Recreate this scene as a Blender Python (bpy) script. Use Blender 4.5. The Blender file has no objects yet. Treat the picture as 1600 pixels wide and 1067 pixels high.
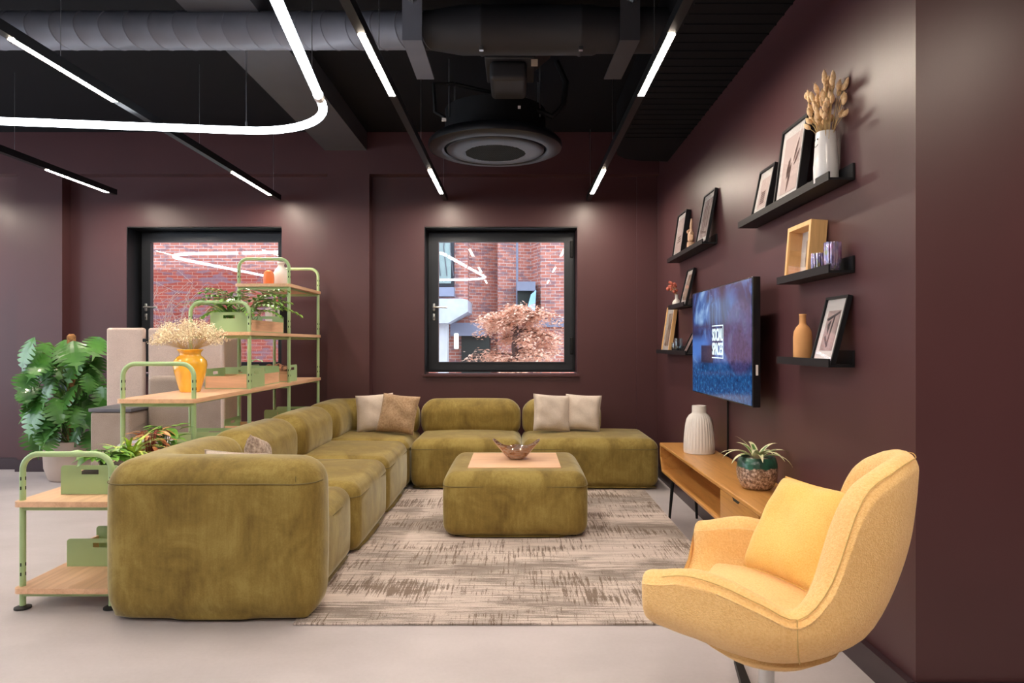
import bpy, math, random
from math import sin, cos, pi, sqrt, radians as R
from mathutils import Vector as V, Matrix

# ------------------------------------------------------------ camera, world, exposure
EXPOSURE, WORLD = 0.74, 2.5
S = bpy.context.scene
C = S.collection
cam_d = bpy.data.cameras.new('camera')
cam = bpy.data.objects.new('camera', cam_d); C.objects.link(cam)
cam.location = (0, 0, 1.25); cam.rotation_euler = (pi/2, 0, 0)
cam_d.sensor_width = 36; cam_d.lens = 1075*36/1600
cam_d.shift_x = -8/1600; cam_d.shift_y = 3.5/1600
cam_d.clip_start = .05
S.camera = cam
S.view_settings.view_transform = 'Standard'; S.view_settings.look = 'None'
S.view_settings.gamma = 1; S.view_settings.use_curve_mapping = False
S.view_settings.exposure = EXPOSURE
w = bpy.data.worlds.new('sky'); S.world = w; w.use_nodes = True
w.node_tree.nodes['Background'].inputs[0].default_value = (.78, .88, 1, 1)
w.node_tree.nodes['Background'].inputs[1].default_value = WORLD
WARM = (1, .86, .70)
BAR = 150.0      # strength of the warm light bars
RING = 7.0      # strength of the cool ring light

# ------------------------------------------------------------ materials
class NT:
    def __init__(s, name):
        s.m = bpy.data.materials.new(name); s.m.use_nodes = True
        s.t = s.m.node_tree; s.n = s.t.nodes; s.l = s.t.links
        s.b = s.n['Principled BSDF']; s.out = s.n['Material Output']
        s.tc = s.n.new('ShaderNodeTexCoord')
    def map(s, scale=(1, 1, 1), rot=(0, 0, 0), loc=(0, 0, 0)):
        m = s.n.new('ShaderNodeMapping'); m.inputs['Scale'].default_value = scale
        m.inputs['Rotation'].default_value = rot; m.inputs['Location'].default_value = loc
        s.l.new(s.tc.outputs['Object'], m.inputs['Vector']); return m.outputs[0]
    def noise(s, vec, scale=5, detail=3, rough=.5, dist=0):
        n = s.n.new('ShaderNodeTexNoise'); n.inputs['Scale'].default_value = scale
        n.inputs['Detail'].default_value = detail; n.inputs['Roughness'].default_value = rough
        n.inputs['Distortion'].default_value = dist
        s.l.new(vec, n.inputs['Vector']); return n.outputs['Fac']
    def ramp(s, fac, stops, interp='LINEAR'):
        r = s.n.new('ShaderNodeValToRGB'); e = r.color_ramp.elements; r.color_ramp.interpolation = interp
        while len(e) < len(stops): e.new(.5)
        for i, (p, c) in enumerate(stops):
            e[i].position = p; e[i].color = (*c, 1) if len(c) == 3 else c
        s.l.new(fac, r.inputs[0]); return r.outputs[0]
    def math(s, op, a, b=0.5, clamp=False):
        m = s.n.new('ShaderNodeMath'); m.operation = op; m.use_clamp = clamp
        for i, v in enumerate((a, b)):
            if isinstance(v, (int, float)): m.inputs[i].default_value = v
            else: s.l.new(v, m.inputs[i])
        return m.outputs[0]
    def mix(s, fac, a, b):
        m = s.n.new('ShaderNodeMix'); m.data_type = 'RGBA'
        for k, v in ((0, fac), (6, a), (7, b)):
            if isinstance(v, (int, float)): m.inputs[k].default_value = v
            elif isinstance(v, tuple): m.inputs[k].default_value = (*v, 1)
            else: s.l.new(v, m.inputs[k])
        return m.outputs[2]
    def color(s, v):
        if isinstance(v, tuple): s.b.inputs['Base Color'].default_value = (*v, 1)
        else: s.l.new(v, s.b.inputs['Base Color'])
    def bump(s, h, strength=.3, dist=.01):
        b = s.n.new('ShaderNodeBump'); b.inputs['Strength'].default_value = strength
        b.inputs['Distance'].default_value = dist
        s.l.new(h, b.inputs['Height']); s.l.new(b.outputs[0], s.b.inputs['Normal'])
    def set(s, **k):
        for a, v in k.items(): s.b.inputs[a.replace('_', ' ')].default_value = v
        return s

def plain(name, col, rough=.5, metal=0, var=.06, scale=6, bump=0, bscale=60, **k):
    t = NT(name); t.set(Roughness=rough, Metallic=metal, **k)
    f = t.noise(t.map(), scale, 3)
    a = tuple(max(0, c*(1-var)) for c in col); b = tuple(min(1, c*(1+var)) for c in col)
    t.color(t.ramp(f, [(.3, a), (.7, b)]))
    if bump: t.bump(t.noise(t.map(), bscale, 2), bump, .004)
    return t.m

def emit(name, col, strength):
    t = NT(name); t.color((0, 0, 0)); t.b.inputs['Emission Color'].default_value = (*col, 1)
    t.b.inputs['Emission Strength'].default_value = strength; t.set(Roughness=.4); return t.m

def wood(name, a, b, along='Y', rough=.4, s=1.0, bump=.05):
    t = NT(name); t.set(Roughness=rough)
    sc = {'X': (.6, 9, 9), 'Y': (9, .6, 9), 'Z': (9, 9, .6)}[along]
    v = t.map(tuple(x*s for x in sc))
    n1 = t.noise(v, 2.2, 5, .6, 1.2)
    v2 = t.map(tuple(x*s*5 for x in sc))
    n2 = t.noise(v2, 3, 2)
    f = t.math('ADD', t.math('MULTIPLY', n1, .75), t.math('MULTIPLY', n2, .25))
    t.color(t.ramp(f, [(.3, b), (.5, a), (.68, tuple(min(1, c*1.12) for c in a))]))
    t.bump(n2, bump, .002); return t.m

def velvet(name, dark, mid, light):
    t = NT(name); t.set(Roughness=.85)
    t.b.inputs['Sheen Weight'].default_value = .6; t.b.inputs['Sheen Roughness'].default_value = .32  # velvet sheen, raised and paled to imitate window light on the sofa tops
    t.b.inputs['Sheen Tint'].default_value = (.8, .82, .68, 1)
    n1 = t.noise(t.map((1, 1, .8)), 4.5, 5, .62, .7)
    n2 = t.noise(t.map((30, 30, 4)), 2, 3)
    n3 = t.noise(t.map(), 140, 2)
    f = t.math('ADD', t.math('MULTIPLY', n1, .7), t.math('ADD', t.math('MULTIPLY', n2, .18), t.math('MULTIPLY', n3, .12)))
    t.color(t.ramp(f, [(.36, dark), (.5, mid), (.63, light)]))
    t.bump(t.math('ADD', t.noise(t.map(), 3.0, 2), t.math('MULTIPLY', n3, .06)), .35, .02); return t.m

def fabric(name, a, b, scale=160, rough=.95, bump=.35, big=0):
    t = NT(name); t.set(Roughness=rough); t.b.inputs['Sheen Weight'].default_value = .2
    n = t.noise(t.map(), scale, 2, .6)
    n2 = t.noise(t.map(), 7, 3)
    f = t.math('ADD', t.math('MULTIPLY', n, .7), t.math('MULTIPLY', n2, .3))
    t.color(t.ramp(f, [(.38, a), (.6, b)]))
    h = n if not big else t.math('ADD', n, t.math('MULTIPLY', t.noise(t.map(), big, 2), 2.5))
    t.bump(h, bump, .006); return t.m

def leafmat(name, dark, light, scale=9, rough=.38, coat=.15):
    t = NT(name); t.set(Roughness=rough); t.b.inputs['Coat Weight'].default_value = coat
    t.color(t.ramp(t.noise(t.map(), scale, 3), [(.3, dark), (.68, light)]))
    t.b.inputs['Transmission Weight'].default_value = 0
    return t.m

def glassmat(name, tint=(1, 1, 1), rough=0.0, extra=.0):
    t = NT(name); t.n.remove(t.b)
    tr = t.n.new('ShaderNodeBsdfTransparent'); tr.inputs[0].default_value = (*tint, 1)
    gl = t.n.new('ShaderNodeBsdfGlossy'); gl.inputs['Roughness'].default_value = rough
    fr = t.n.new('ShaderNodeFresnel'); ge = t.n.new('ShaderNodeNewGeometry')
    t.l.new(t.math('SUBTRACT', 1.5, t.math('MULTIPLY', ge.outputs['Backfacing'], .8333)), fr.inputs[0])   # same sheet of glass from either side
    ad = t.n.new('ShaderNodeMath'); ad.operation = 'ADD'; ad.inputs[1].default_value = extra; ad.use_clamp = True
    mx = t.n.new('ShaderNodeMixShader')
    t.l.new(fr.outputs[0], ad.inputs[0]); t.l.new(ad.outputs[0], mx.inputs[0])
    t.l.new(tr.outputs[0], mx.inputs[1]); t.l.new(gl.outputs[0], mx.inputs[2])
    t.l.new(mx.outputs[0], t.out.inputs[0]); return t.m

def brickmat(name, c1, c2, mortar):
    t = NT(name); t.set(Roughness=.9)
    sep = t.n.new('ShaderNodeSeparateXYZ'); t.l.new(t.tc.outputs['Object'], sep.inputs[0])
    cmb = t.n.new('ShaderNodeCombineXYZ')
    t.l.new(t.math('ADD', sep.outputs[0], sep.outputs[1]), cmb.inputs[0]); t.l.new(sep.outputs[2], cmb.inputs[1])
    b = t.n.new('ShaderNodeTexBrick'); t.l.new(cmb.outputs[0], b.inputs['Vector'])
    b.inputs['Scale'].default_value = 1; b.inputs['Brick Width'].default_value = .235; b.inputs['Row Height'].default_value = .08
    b.inputs['Mortar Size'].default_value = .007; b.inputs['Mortar Smooth'].default_value = .1
    b.inputs['Color1'].default_value = (*c1, 1); b.inputs['Color2'].default_value = (*c2, 1)
    b.inputs['Mortar'].default_value = (*mortar, 1); b.offset = .5
    n = t.noise(t.map((4.2, 4.2, 12.5)), 1.0, 1)
    t.color(t.mix(t.ramp(n, [(.5, (0, 0, 0)), (.62, (1, 1, 1))]), b.outputs[0], t.mix(.55, b.outputs[0], (.13, .12, .16))))
    return t.m

M = {}
M['wall'] = plain('burgundy_satin_paint', (.078, .030, .034), .40, var=.05, scale=2, bump=.03, bscale=120)
M['skirt'] = plain('dark_burgundy_gloss', (.035, .018, .024), .35)
M['black'] = plain('black_paint', (.007, .007, .008), .6, Specular_IOR_Level=.25)
M['ceil'] = plain('black_ceiling_paint', (.006, .006, .008), .85, Specular_IOR_Level=.2)
M['duct'] = plain('charcoal_duct_metal', (.17, .175, .21), .5, .2, var=.08)
M['ductdark'] = plain('dark_duct_metal', (.024, .024, .028), .6, .1)
M['blackmetal'] = plain('black_metal', (.007, .0075, .009), .45, .1, Specular_IOR_Level=.3)
M['ledge'] = plain('black_powder_coat', (.007, .0075, .010), .5, Specular_IOR_Level=.3)
M['frameblk'] = plain('charcoal_aluminium', (.03, .034, .042), .35, .4)
M['steel'] = plain('brushed_steel', (.62, .62, .62), .3, 1)
M['chrome'] = plain('chrome', (.8, .8, .82), .12, 1)
M['glass'] = glassmat('window_glass', (.97, .98, 1), 0, .06)
M['pglass'] = glassmat('picture_glass', (1, 1, 1), .01, .0)
M['bar'] = emit('warm_light_diffuser', WARM, BAR)
M['ring'] = emit('cool_white_light_tube', (.86, .92, 1), RING)
M['velvet'] = velvet('olive_velvet', (.17, .11, .02), (.258, .178, .038), (.355, .262, .07))
M['seam'] = plain('olive_piping', (.16, .12, .04), .8)
M['oak'] = wood('pale_oak', (.82, .52, .33), (.66, .38, .22), 'Y')
M['oakx'] = wood('pale_oak_across', (.82, .52, .33), (.66, .38, .22), 'X')
M['console'] = wood('golden_oak', (.56, .27, .075), (.40, .17, .04), 'Y', .32)
M['framewood'] = wood('light_frame_wood', (.76, .47, .2), (.62, .35, .13), 'Z', .45)
M['green'] = plain('sage_green_powder_coat', (.40, .565, .285), .42, var=.03)
M['rubber'] = plain('black_rubber', (.02, .02, .02), .6)
M['slot'] = plain('dark_slot', (.015, .02, .015), .7)
M['cream'] = fabric('cream_booth_fabric', (.55, .43, .38), (.66, .53, .47), 220)
M['taupe'] = fabric('taupe_booth_fabric', (.29, .225, .19), (.40, .32, .27), 200)
M['boothgrey'] = fabric('grey_seat_fabric', (.36, .34, .37), (.45, .43, .47), 200)
M['boucle'] = fabric('yellow_boucle', (.88, .53, .20), (.96, .63, .27), 150, .95, .4, 260)
M['yellow'] = fabric('yellow_linen', (.80, .50, .12), (.90, .60, .19), 260, .9, .4, 9)
M['linen'] = fabric('oatmeal_linen', (.55, .46, .39), (.68, .58, .50), 260, .9, .4, 14)
M['tan'] = fabric('tan_velvet', (.30, .185, .10), (.44, .29, .17), 60, .8, .4, 12)
M['knit'] = fabric('brown_knit', (.25, .18, .14), (.58, .46, .38), 55, .95, 1)
M['white'] = plain('white_glaze', (.80, .79, .80), .25, var=.02, Coat_Weight=.4)
M['chalk'] = plain('chalk_white_ceramic', (.74, .69, .65), .55, var=.03)
M['terra'] = plain('terracotta_matt', (.72, .36, .14), .75, var=.05)
M['orange'] = plain('burnt_orange_glaze', (.75, .2, .06), .35)
M['paper'] = plain('white_paper', (.78, .75, .74), .7, var=.02)
M['soil'] = plain('potting_soil', (.07, .045, .03), .95, var=.4, scale=60, bump=.8)
M['stone'] = plain('pale_stone_planter', (.46, .37, .32), .7, var=.12, scale=3, bump=.2, bscale=30)
M['glassware'] = glassmat('tumbler_glass', (.86, .92, .93), .02, .12)
M['darkgrey'] = plain('dark_grey_laminate', (.12, .12, .14), .5)
M['moss'] = plain('coir_pole', (.33, .16, .06), .95, var=.5, scale=50, bump=1, bscale=80)
M['stem'] = plain('green_stem', (.12, .22, .05), .6)
M['straw'] = plain('dried_stem', (.55, .38, .17), .8)
M['bunny'] = fabric('dried_bunny_tail', (.72, .45, .22), (.90, .66, .40), 120)
M['drygyp'] = plain('dried_cream_flowers', (1, .80, .58), .8, var=.15)
M['monstera'] = leafmat('monstera_leaf', (.02, .095, .018), (.10, .30, .05), 5, .33, .25)
M['palm'] = leafmat('palm_leaf', (.08, .26, .035), (.32, .58, .10))
M['lime'] = leafmat('lime_leaf', (.36, .58, .05), (.75, .88, .2), 20)
M['pothos'] = leafmat('green_leaf', (.07, .25, .03), (.25, .5, .08), 20)
M['redleaf'] = leafmat('red_leaf', (.45, .1, .05), (.75, .4, .12), 18)
M['berry'] = plain('dried_berry', (.5, .12, .08), .7, var=.5, scale=30)

def tubemat():
    t = NT('iridescent_ribbed_glass')
    n = t.noise(t.map((60, 60, 25)), 1, 2)
    c = t.ramp(n, [(.3, (.75, .3, .65)), (.45, (.95, .85, .95)), (.55, (.5, .45, .8)), (.7, (.75, .75, .3))])
    t.color(c); t.set(Roughness=.08, Metallic=.35); t.b.inputs['Transmission Weight'].default_value = .75; return t.m
M['irid'] = tubemat()
def floormat():
    t = NT('pale_grey_poured_floor'); t.set(Roughness=.42)
    n = t.noise(t.map((1, 1.8, 1)), .9, 6, .6)
    n2 = t.noise(t.map(), 60, 2)
    f = t.math('ADD', t.math('MULTIPLY', n, .85), t.math('MULTIPLY', n2, .15))
    t.color(t.ramp(f, [(.3, (.455, .415, .43)), (.7, (.595, .545, .565))])); return t.m
M['floor'] = floormat()
def rugmat():
    t = NT('distressed_abstract_rug'); t.set(Roughness=.97)
    hx = t.noise(t.map((3, 85, 1)), 1.0, 6, .75)
    vx = t.noise(t.map((75, 3.4, 1)), 1.0, 6, .75)
    grain = t.noise(t.map((160, 160, 1)), 1, 2)
    m1 = t.noise(t.map((.9, 1.8, 1), loc=(3.1, 1.4, 0)), 1.3, 4, .6)
    m2 = t.noise(t.map((.8, 2.2, 1), loc=(7.3, 5.2, 0)), 1.5, 4, .6)
    g = t.math('MULTIPLY', t.math('SUBTRACT', grain, .5), .22)
    a = t.math('ADD', t.math('ADD', t.math('MULTIPLY', hx, 1.0), t.math('MULTIPLY', m1, .95)), g)
    b = t.math('ADD', t.math('ADD', t.math('MULTIPLY', vx, 1.0), t.math('MULTIPLY', m2, .8)), g)
    fa = t.ramp(a, [(.0, (0, 0, 0)), (.97, (0, 0, 0)), (1, (1, 1, 1))])
    # rescale so the threshold sits inside the ramp
    fa = t.math('MULTIPLY', t.math('SUBTRACT', a, RUG_A), 11, True)
    fb = t.math('MULTIPLY', t.math('SUBTRACT', b, RUG_B), 16, True)
    base = t.ramp(t.noise(t.map((1.5, 30, 1)), 1, 3), [(.35, (.57, .475, .435)), (.65, (.70, .60, .555))])
    c = t.mix(fa, base, t.ramp(m2, [(.4, (.23, .185, .16)), (.6, (.39, .33, .30))]))
    c = t.mix(t.math('MULTIPLY', fb, .85), c, (.15, .10, .07))
    t.color(c); t.bump(t.math('ADD', grain, fa), .3, .004); return t.m
RUG_A, RUG_B = .95, .945
M['rug'] = rugmat()

# ------------------------------------------------------------ mesh builder
class MB:
    def __init__(s): s.v = []; s.f = []
    def add(s, vs, fs, mat=None):
        k = len(s.v)
        for p in vs:
            p = V(p)
            if mat is not None: p = mat @ p
            s.v.append(p)
        s.f += [tuple(i+k for i in f) for f in fs]; return s
    def box(s, x0, x1, y0, y1, z0, z1, mat=None):
        vs = [(x, y, z) for z in (z0, z1) for y in (y0, y1) for x in (x0, x1)]
        return s.add(vs, [(0, 2, 3, 1), (4, 5, 7, 6), (0, 1, 5, 4), (2, 6, 7, 3), (0, 4, 6, 2), (1, 3, 7, 5)], mat)
    def rbox(s, x0, x1, y0, y1, z0, z1, r=.02, n=3, m=1, bulge=(0, 0, 0), fn=None, mat=None):
        c = ((x0+x1)/2, (y0+y1)/2, (z0+z1)/2); h = ((x1-x0)/2, (y1-y0)/2, (z1-z0)/2)
        r = min(r, *[q*.999 for q in h])
        axes = []
        for a in h:
            q = [-a + r*(1-math.tan(pi/4*(1-i/n))) for i in range(n)]
            inner = [-(a-r) + 2*(a-r)*i/m for i in range(m+1)]
            axes.append(q + inner + [-x for x in reversed(q)])
        idx = {}
        def vid(p):
            k = (round(p[0], 6), round(p[1], 6), round(p[2], 6))
            if k in idx: return idx[k]
            inn = [max(-(h[i]-r), min(h[i]-r, p[i])) for i in range(3)]
            d = V([p[i]-inn[i] for i in range(3)])
            q = V(inn) + (d.normalized()*r if d.length > 1e-9 else d)
            u = [max(-1, min(1, p[i]/h[i])) for i in range(3)]
            for i in range(3):
                j, k2 = [x for x in range(3) if x != i]
                q[i] += bulge[i]*u[i]*(1-u[j]**2)*(1-u[k2]**2)
            q = q + V(c)
            if fn: q = V(fn(q))
            s.v.append(mat @ q if mat is not None else q); idx[k] = len(s.v)-1; return idx[k]
        for ax in range(3):
            i, j = [(1, 2), (2, 0), (0, 1)][ax]
            for sg in (-1, 1):
                A, B = axes[i], axes[j]
                for a in range(len(A)-1):
                    for b in range(len(B)-1):
                        q = []
                        for (aa, bb) in ((a, b), (a+1, b), (a+1, b+1), (a, b+1)):
                            p = [0, 0, 0]; p[ax] = sg*h[ax]; p[i] = A[aa]; p[j] = B[bb]; q.append(vid(p))
                        if sg < 0: q.reverse()
                        s.f.append(tuple(q))
        return s
    def tube(s, pts, r, n=8, closed=False, mat=None, caps=True):
        pts = [V(p) for p in pts]; N = len(pts)
        rr = r if isinstance(r, (list, tuple)) else [r]*N
        up = None; rings = []
        for i, p in enumerate(pts):
            if closed: t = pts[(i+1) % N]-pts[i-1]
            else: t = pts[min(i+1, N-1)]-pts[max(i-1, 0)]
            t.normalize()
            if up is None: up = V((0, 0, 1)) if abs(t.z) < .9 else V((1, 0, 0))
            a = (up - t*up.dot(t)); a.normalize(); up = a; b = t.cross(a)
            rings.append([p + (a*cos(2*pi*k/n)+b*sin(2*pi*k/n))*rr[i] for k in range(n)])
        vs = [q for g in rings for q in g]; fs = []
        for i in range(N if closed else N-1):
            for k in range(n):
                a, b = i*n+k, i*n+(k+1) % n; c, d = ((i+1) % N)*n+(k+1) % n, ((i+1) % N)*n+k
                fs.append((a, b, c, d))
        if not closed and caps: fs += [tuple(reversed(range(n))), tuple(range((N-1)*n, N*n))]
        return s.add(vs, fs, mat)
    def lathe(s, prof, n=32, c=(0, 0, 0), fn=None, mat=None, caps=True):
        vs = []; fs = []
        for (r, z) in prof:
            for k in range(n):
                a = 2*pi*k/n; rad = r if fn is None else fn(r, z, a)
                vs.append((c[0]+rad*cos(a), c[1]+rad*sin(a), c[2]+z))
        for i in range(len(prof)-1):
            for k in range(n):
                fs.append((i*n+k, i*n+(k+1) % n, (i+1)*n+(k+1) % n, (i+1)*n+k))
        if caps:
            fs.append(tuple(reversed(range(n)))); fs.append(tuple(range((len(prof)-1)*n, len(prof)*n)))
        return s.add(vs, fs, mat)
    def prism(s, poly, y0, y1, mat=None, axis='Y'):
        n = len(poly); f = {'Y': lambda p, t: (p[0], t, p[1]), 'X': lambda p, t: (t, p[0], p[1]), 'Z': lambda p, t: (p[0], p[1], t)}[axis]
        vs = [f(p, y0) for p in poly]+[f(p, y1) for p in poly]
        fs = [tuple(range(n)), tuple(reversed(range(n, 2*n)))]
        fs += [(i, i+n, (i+1) % n+n, (i+1) % n) for i in range(n)]
        return s.add(vs, fs, mat)
    def ball(s, c, r, n=8, sq=(1, 1, 1), mat=None):
        prof = [(r*sin(pi*i/n), -r*cos(pi*i/n)) for i in range(n+1)]
        prof[0] = (r*.02, -r); prof[-1] = (r*.02, r)
        b = MB().lathe(prof, n+2)
        return s.add([(c[0]+p[0]*sq[0], c[1]+p[1]*sq[1], c[2]+p[2]*sq[2]) for p in b.v], b.f, mat)
    def strap(s, base, az, L, W, up=.9, droop=1.6, n=8, fold=.25, roll=0):
        """arching strap leaf"""
        p = V(base); d = V((cos(az), sin(az), 0)); side = V((-sin(az), cos(az), 0)); el = up; vs = []; fs = []
        for i in range(n+1):
            u = i/n; wd = W*(min(1, u*5+.35))*(1-u**2.2)*.5+.0004
            dirv = d*cos(el)+V((0, 0, 1))*sin(el); nor = d*(-sin(el))+V((0, 0, 1))*cos(el)
            vs += [p-side*wd+nor*wd*fold, p, p+side*wd+nor*wd*fold]
            p = p+dirv*(L/n); el -= droop/n
        for i in range(n):
            a = i*3; fs += [(a, a+1, a+4, a+3), (a+1, a+2, a+5, a+4)]
        return s.add(vs, fs)
    def leaf(s, base, direc, nor, L, W, n=6, curl=.2):
        """broad pointed leaf from base along direc"""
        d = V(direc).normalized(); nn = V(nor); nn = (nn-d*nn.dot(d)).normalized(); sd = d.cross(nn); vs = []; fs = []
        for i in range(n+1):
            u = i/n; wd = W*.5*sin(pi*min(1, u**.8*.97+.03))+.0003
            c = V(base)+d*(L*u)-nn*(curl*L*u*u)
            vs += [c-sd*wd+nn*wd*.25, c, c+sd*wd+nn*wd*.25]
        for i in range(n):
            a = i*3; fs += [(a, a+1, a+4, a+3), (a+1, a+2, a+5, a+4)]
        return s.add(vs, fs)
    def build(s, name, mat, parent=None, smooth=True, world=True, ang=35, mods=None, solid=0):
        me = bpy.data.meshes.new(name)
        off = V((0, 0, 0))
        if parent is not None and world:
            q = parent
            while q is not None: off += V(q.location); q = q.parent
        me.from_pydata([tuple(p-off) for p in s.v], [], s.f); me.validate()
        if isinstance(mat, str): mat = M[mat]
        me.materials.append(mat)
        if smooth:
            for p in me.polygons: p.use_smooth = True
            if ang: me.set_sharp_from_angle(angle=R(ang))
        o = bpy.data.objects.new(name, me); C.objects.link(o)
        if parent is not None: o.parent = parent
        if solid:
            md = o.modifiers.new('solid', 'SOLIDIFY'); md.thickness = solid; md.offset = 0
        return o

def tag(o, label=None, cat=None, group=None, kind=None):
    for k, v in (('label', label), ('category', cat), ('group', group), ('kind', kind)):
        if v: o[k] = v
    return o
def thing(name, label, cat, loc=(0, 0, 0), group=None, rot=(0, 0, 0)):
    o = bpy.data.objects.new(name, None); C.objects.link(o); o.location = loc; o.rotation_euler = rot
    o.empty_display_size = .1
    return tag(o, label, cat, group)
def struct(name, mb, mat, parent=None, **k):
    o = mb.build(name, mat, parent, **k)
    if parent is None: o['kind'] = 'structure'
    return o
def sub(o, lv=1):
    m = o.modifiers.new('sub', 'SUBSURF'); m.levels = lv; m.render_levels = lv; return o
def copy_tree(o, parent=None):
    c = o.copy(); C.objects.link(c)
    if parent is not None: c.parent = parent
    for ch in list(o.children): copy_tree(ch, c)
    return c
def wallx(y): return 1.35+max(0, y-2.33)*.0095

# ------------------------------------------------------------ setting
struct('floor', MB().box(-7.6, 3.2, -3.6, 7.3, -.1, 0), 'floor', smooth=False)
struct('ceiling', MB().box(-7.6, 3.2, -3.6, 7.3, 3.32, 3.42), 'ceil', smooth=False)
b = MB()
Y0, Y1 = 6.86, 7.22
for x0, x1, z0, z1 in ((-7.6, -3.893, 0, 3.32), (-3.893, -2.348, 0, .944), (-3.893, -2.348, 2.418, 3.32), (-2.348, -.925, 0, 3.32),
                       (-.925, .60, 0, .944), (-.925, .60, 2.418, 3.32), (.60, 1.7, 0, 3.32)):
    b.box(x0, x1, Y0, Y1, z0, z1)
for x0, x1 in ((-4.89, -4.451), (-1.859, -1.446)): b.box(x0, x1, 6.73, Y0, 0, 2.91)
b.box(-7.6, 1.7, 6.73, Y0, 2.91, 3.32); b.box(1.19, 1.7, 6.84, Y0, 0, 2.91)
struct('wall_back', b, 'wall', smooth=False)
b = MB()
b.prism([(1.35, 2.33), (3.2, 2.33), (3.2, 7.22), (1.35+4.89*.0095, 7.22)], 0, 3.32, axis='Z')
b.box(3.1, 3.2, -3.6, 2.33, 0, 3.32)
struct('wall_right', b, 'wall', smooth=False)
b = MB().box(-7.7, -7.6, -3.6, .6, .3, 2.9).box(-7.7, -7.6, -3.6, 7.3, 0, .3).box(-7.7, -7.6, -3.6, 7.3, 2.9, 3.32)
for y in (-3.6, -1.2, 1.2, 3.6, 6.7): b.box(-7.7, -7.6, y, y+.55, .3, 2.9)
struct('wall_left', b, 'wall', smooth=False)
struct('wall_rear', MB().box(-7.6, 3.2, -3.7, -3.6, 0, 3.32), 'wall', smooth=False)
b = MB().box(-7.6, -4.89, 6.84, 6.86, 0, .115).box(-4.9, -4.44, 6.71, 6.73, 0, .115).box(-4.44, -1.87, 6.84, 6.86, 0, .115)
b.box(-4.46, -4.44, 6.73, 6.86, 0, .115).box(-1.87, -1.44, 6.71, 6.73, 0, .115).box(-1.44, 1.32, 6.84, 6.86, 0, .115)
struct('baseboard_back', b, 'skirt', smooth=False)
struct('baseboard_right', MB().box(1.32, 1.348, 2.33, 6.84, 0, .105).box(1.345, 3.1, 2.31, 2.33, 0, .105), 'skirt', smooth=False)
# boxed beam over the middle pilaster and the ribbed soffit along the right wall
struct('trim_1', MB().box(-1.88, -1.47, -1, 6.73, 3.14, 3.32), plain('grey_beam_paint', (.06, .06, .07), .6), smooth=False)
struct('trim_3', MB().box(-3.6, -3.1, -1, 3.6, 3.16, 3.32), plain('grey_beam_paint_shaded', (.05, .05, .06), .6), smooth=False)  # same beam paint, its dimmer light put into a darker colour
b = MB().prism([(.86, -1), (1.42, -1), (1.42, 6.35), (1.15, 6.33), (.98, 6.25), (.89, 6.12), (.86, 5.95)], 2.93, 3.32, axis='Z')
for i in range(60): b.box(.875, 1.41, -.9+i*.11, -.885+i*.11, 2.924, 2.932)
struct('trim_2', b, 'ceil', smooth=False)

def window(n, x0, x1, z0, z1, hand):
    e = thing('window_%d' % n, None, None, ((x0+x1)/2, 7.12, z0)); e['kind'] = 'structure'
    def ring(b, a0, a1, c0, c1, t, y0, y1):
        b.box(a0, a1, y0, y1, c0, c0+t).box(a0, a1, y0, y1, c1-t, c1).box(a0, a0+t, y0, y1, c0+t, c1-t).box(a1-t, a1, y0, y1, c0+t, c1-t)
        return b
    f = ring(MB(), x0+.001, x1-.001, z0+.012, z1-.001, .045, 7.12, 7.2)
    f.build('frame', 'frameblk', e, False)
    s_ = ring(MB(), x0+.03, x1-.03, z0+.035, z1-.035, .075, 7.095, 7.16)
    ring(s_, x0+.10, x1-.10, z0+.105, z1-.105, .014, 7.088, 7.15)
    so = s_.build('sash', 'frameblk', e, False)
    MB().box(x0+.1, x1-.1, 7.135, 7.139, z0+.1, z1-.1).build('glass_pane', 'glass', e, False)
    hx = x0+.068
    h = MB(); h.rbox(hx-.014, hx+.014, 7.08, 7.095, 1.585, 1.665, .012); h.tube([(hx, 7.09, 1.625), (hx, 7.045, 1.625)], .009)
    h.tube([(hx, 7.045, 1.625), (hx+.03, 7.043, 1.625), (hx+.14, 7.045, 1.622)], .0095)
    tag(h.build('handle', 'steel', e), 'brushed steel lever handle')
    k = MB().rbox(hx-.014, hx+.014, 7.083, 7.095, 1.49, 1.56, .012).build('lock_plate', 'steel', e)
    MB().rbox(hx-.004, hx+.004, 7.08, 7.084, 1.505, 1.53, .003).build('keyhole', 'slot', k)
    for zz in (z0+.2, z1-.28):
        MB().rbox(x1-.055, x1-.02, 7.075, 7.1, zz, zz+.17, .006).build('hinge', 'blackmetal', e)
    MB().box(x0-.02, x1+.02, 6.83, 7.12, z0-.02, z0+.002).build('window_sill', 'wall' if n == 2 else 'frameblk', e, False)
    b2 = MB().box(x0-.0, x1, 6.861, 7.12, z1-.012, z1-.001)
    b2.box(x0+.0005, x0+.008, 6.861, 7.12, z0+.003, z1-.012).build('reveal_lining', 'blackmetal', e, False)
    return e
window(1, -3.893, -2.348, .944, 2.418, 'l')
window(2, -.925, .60, .944, 2.418, 'l')
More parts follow.
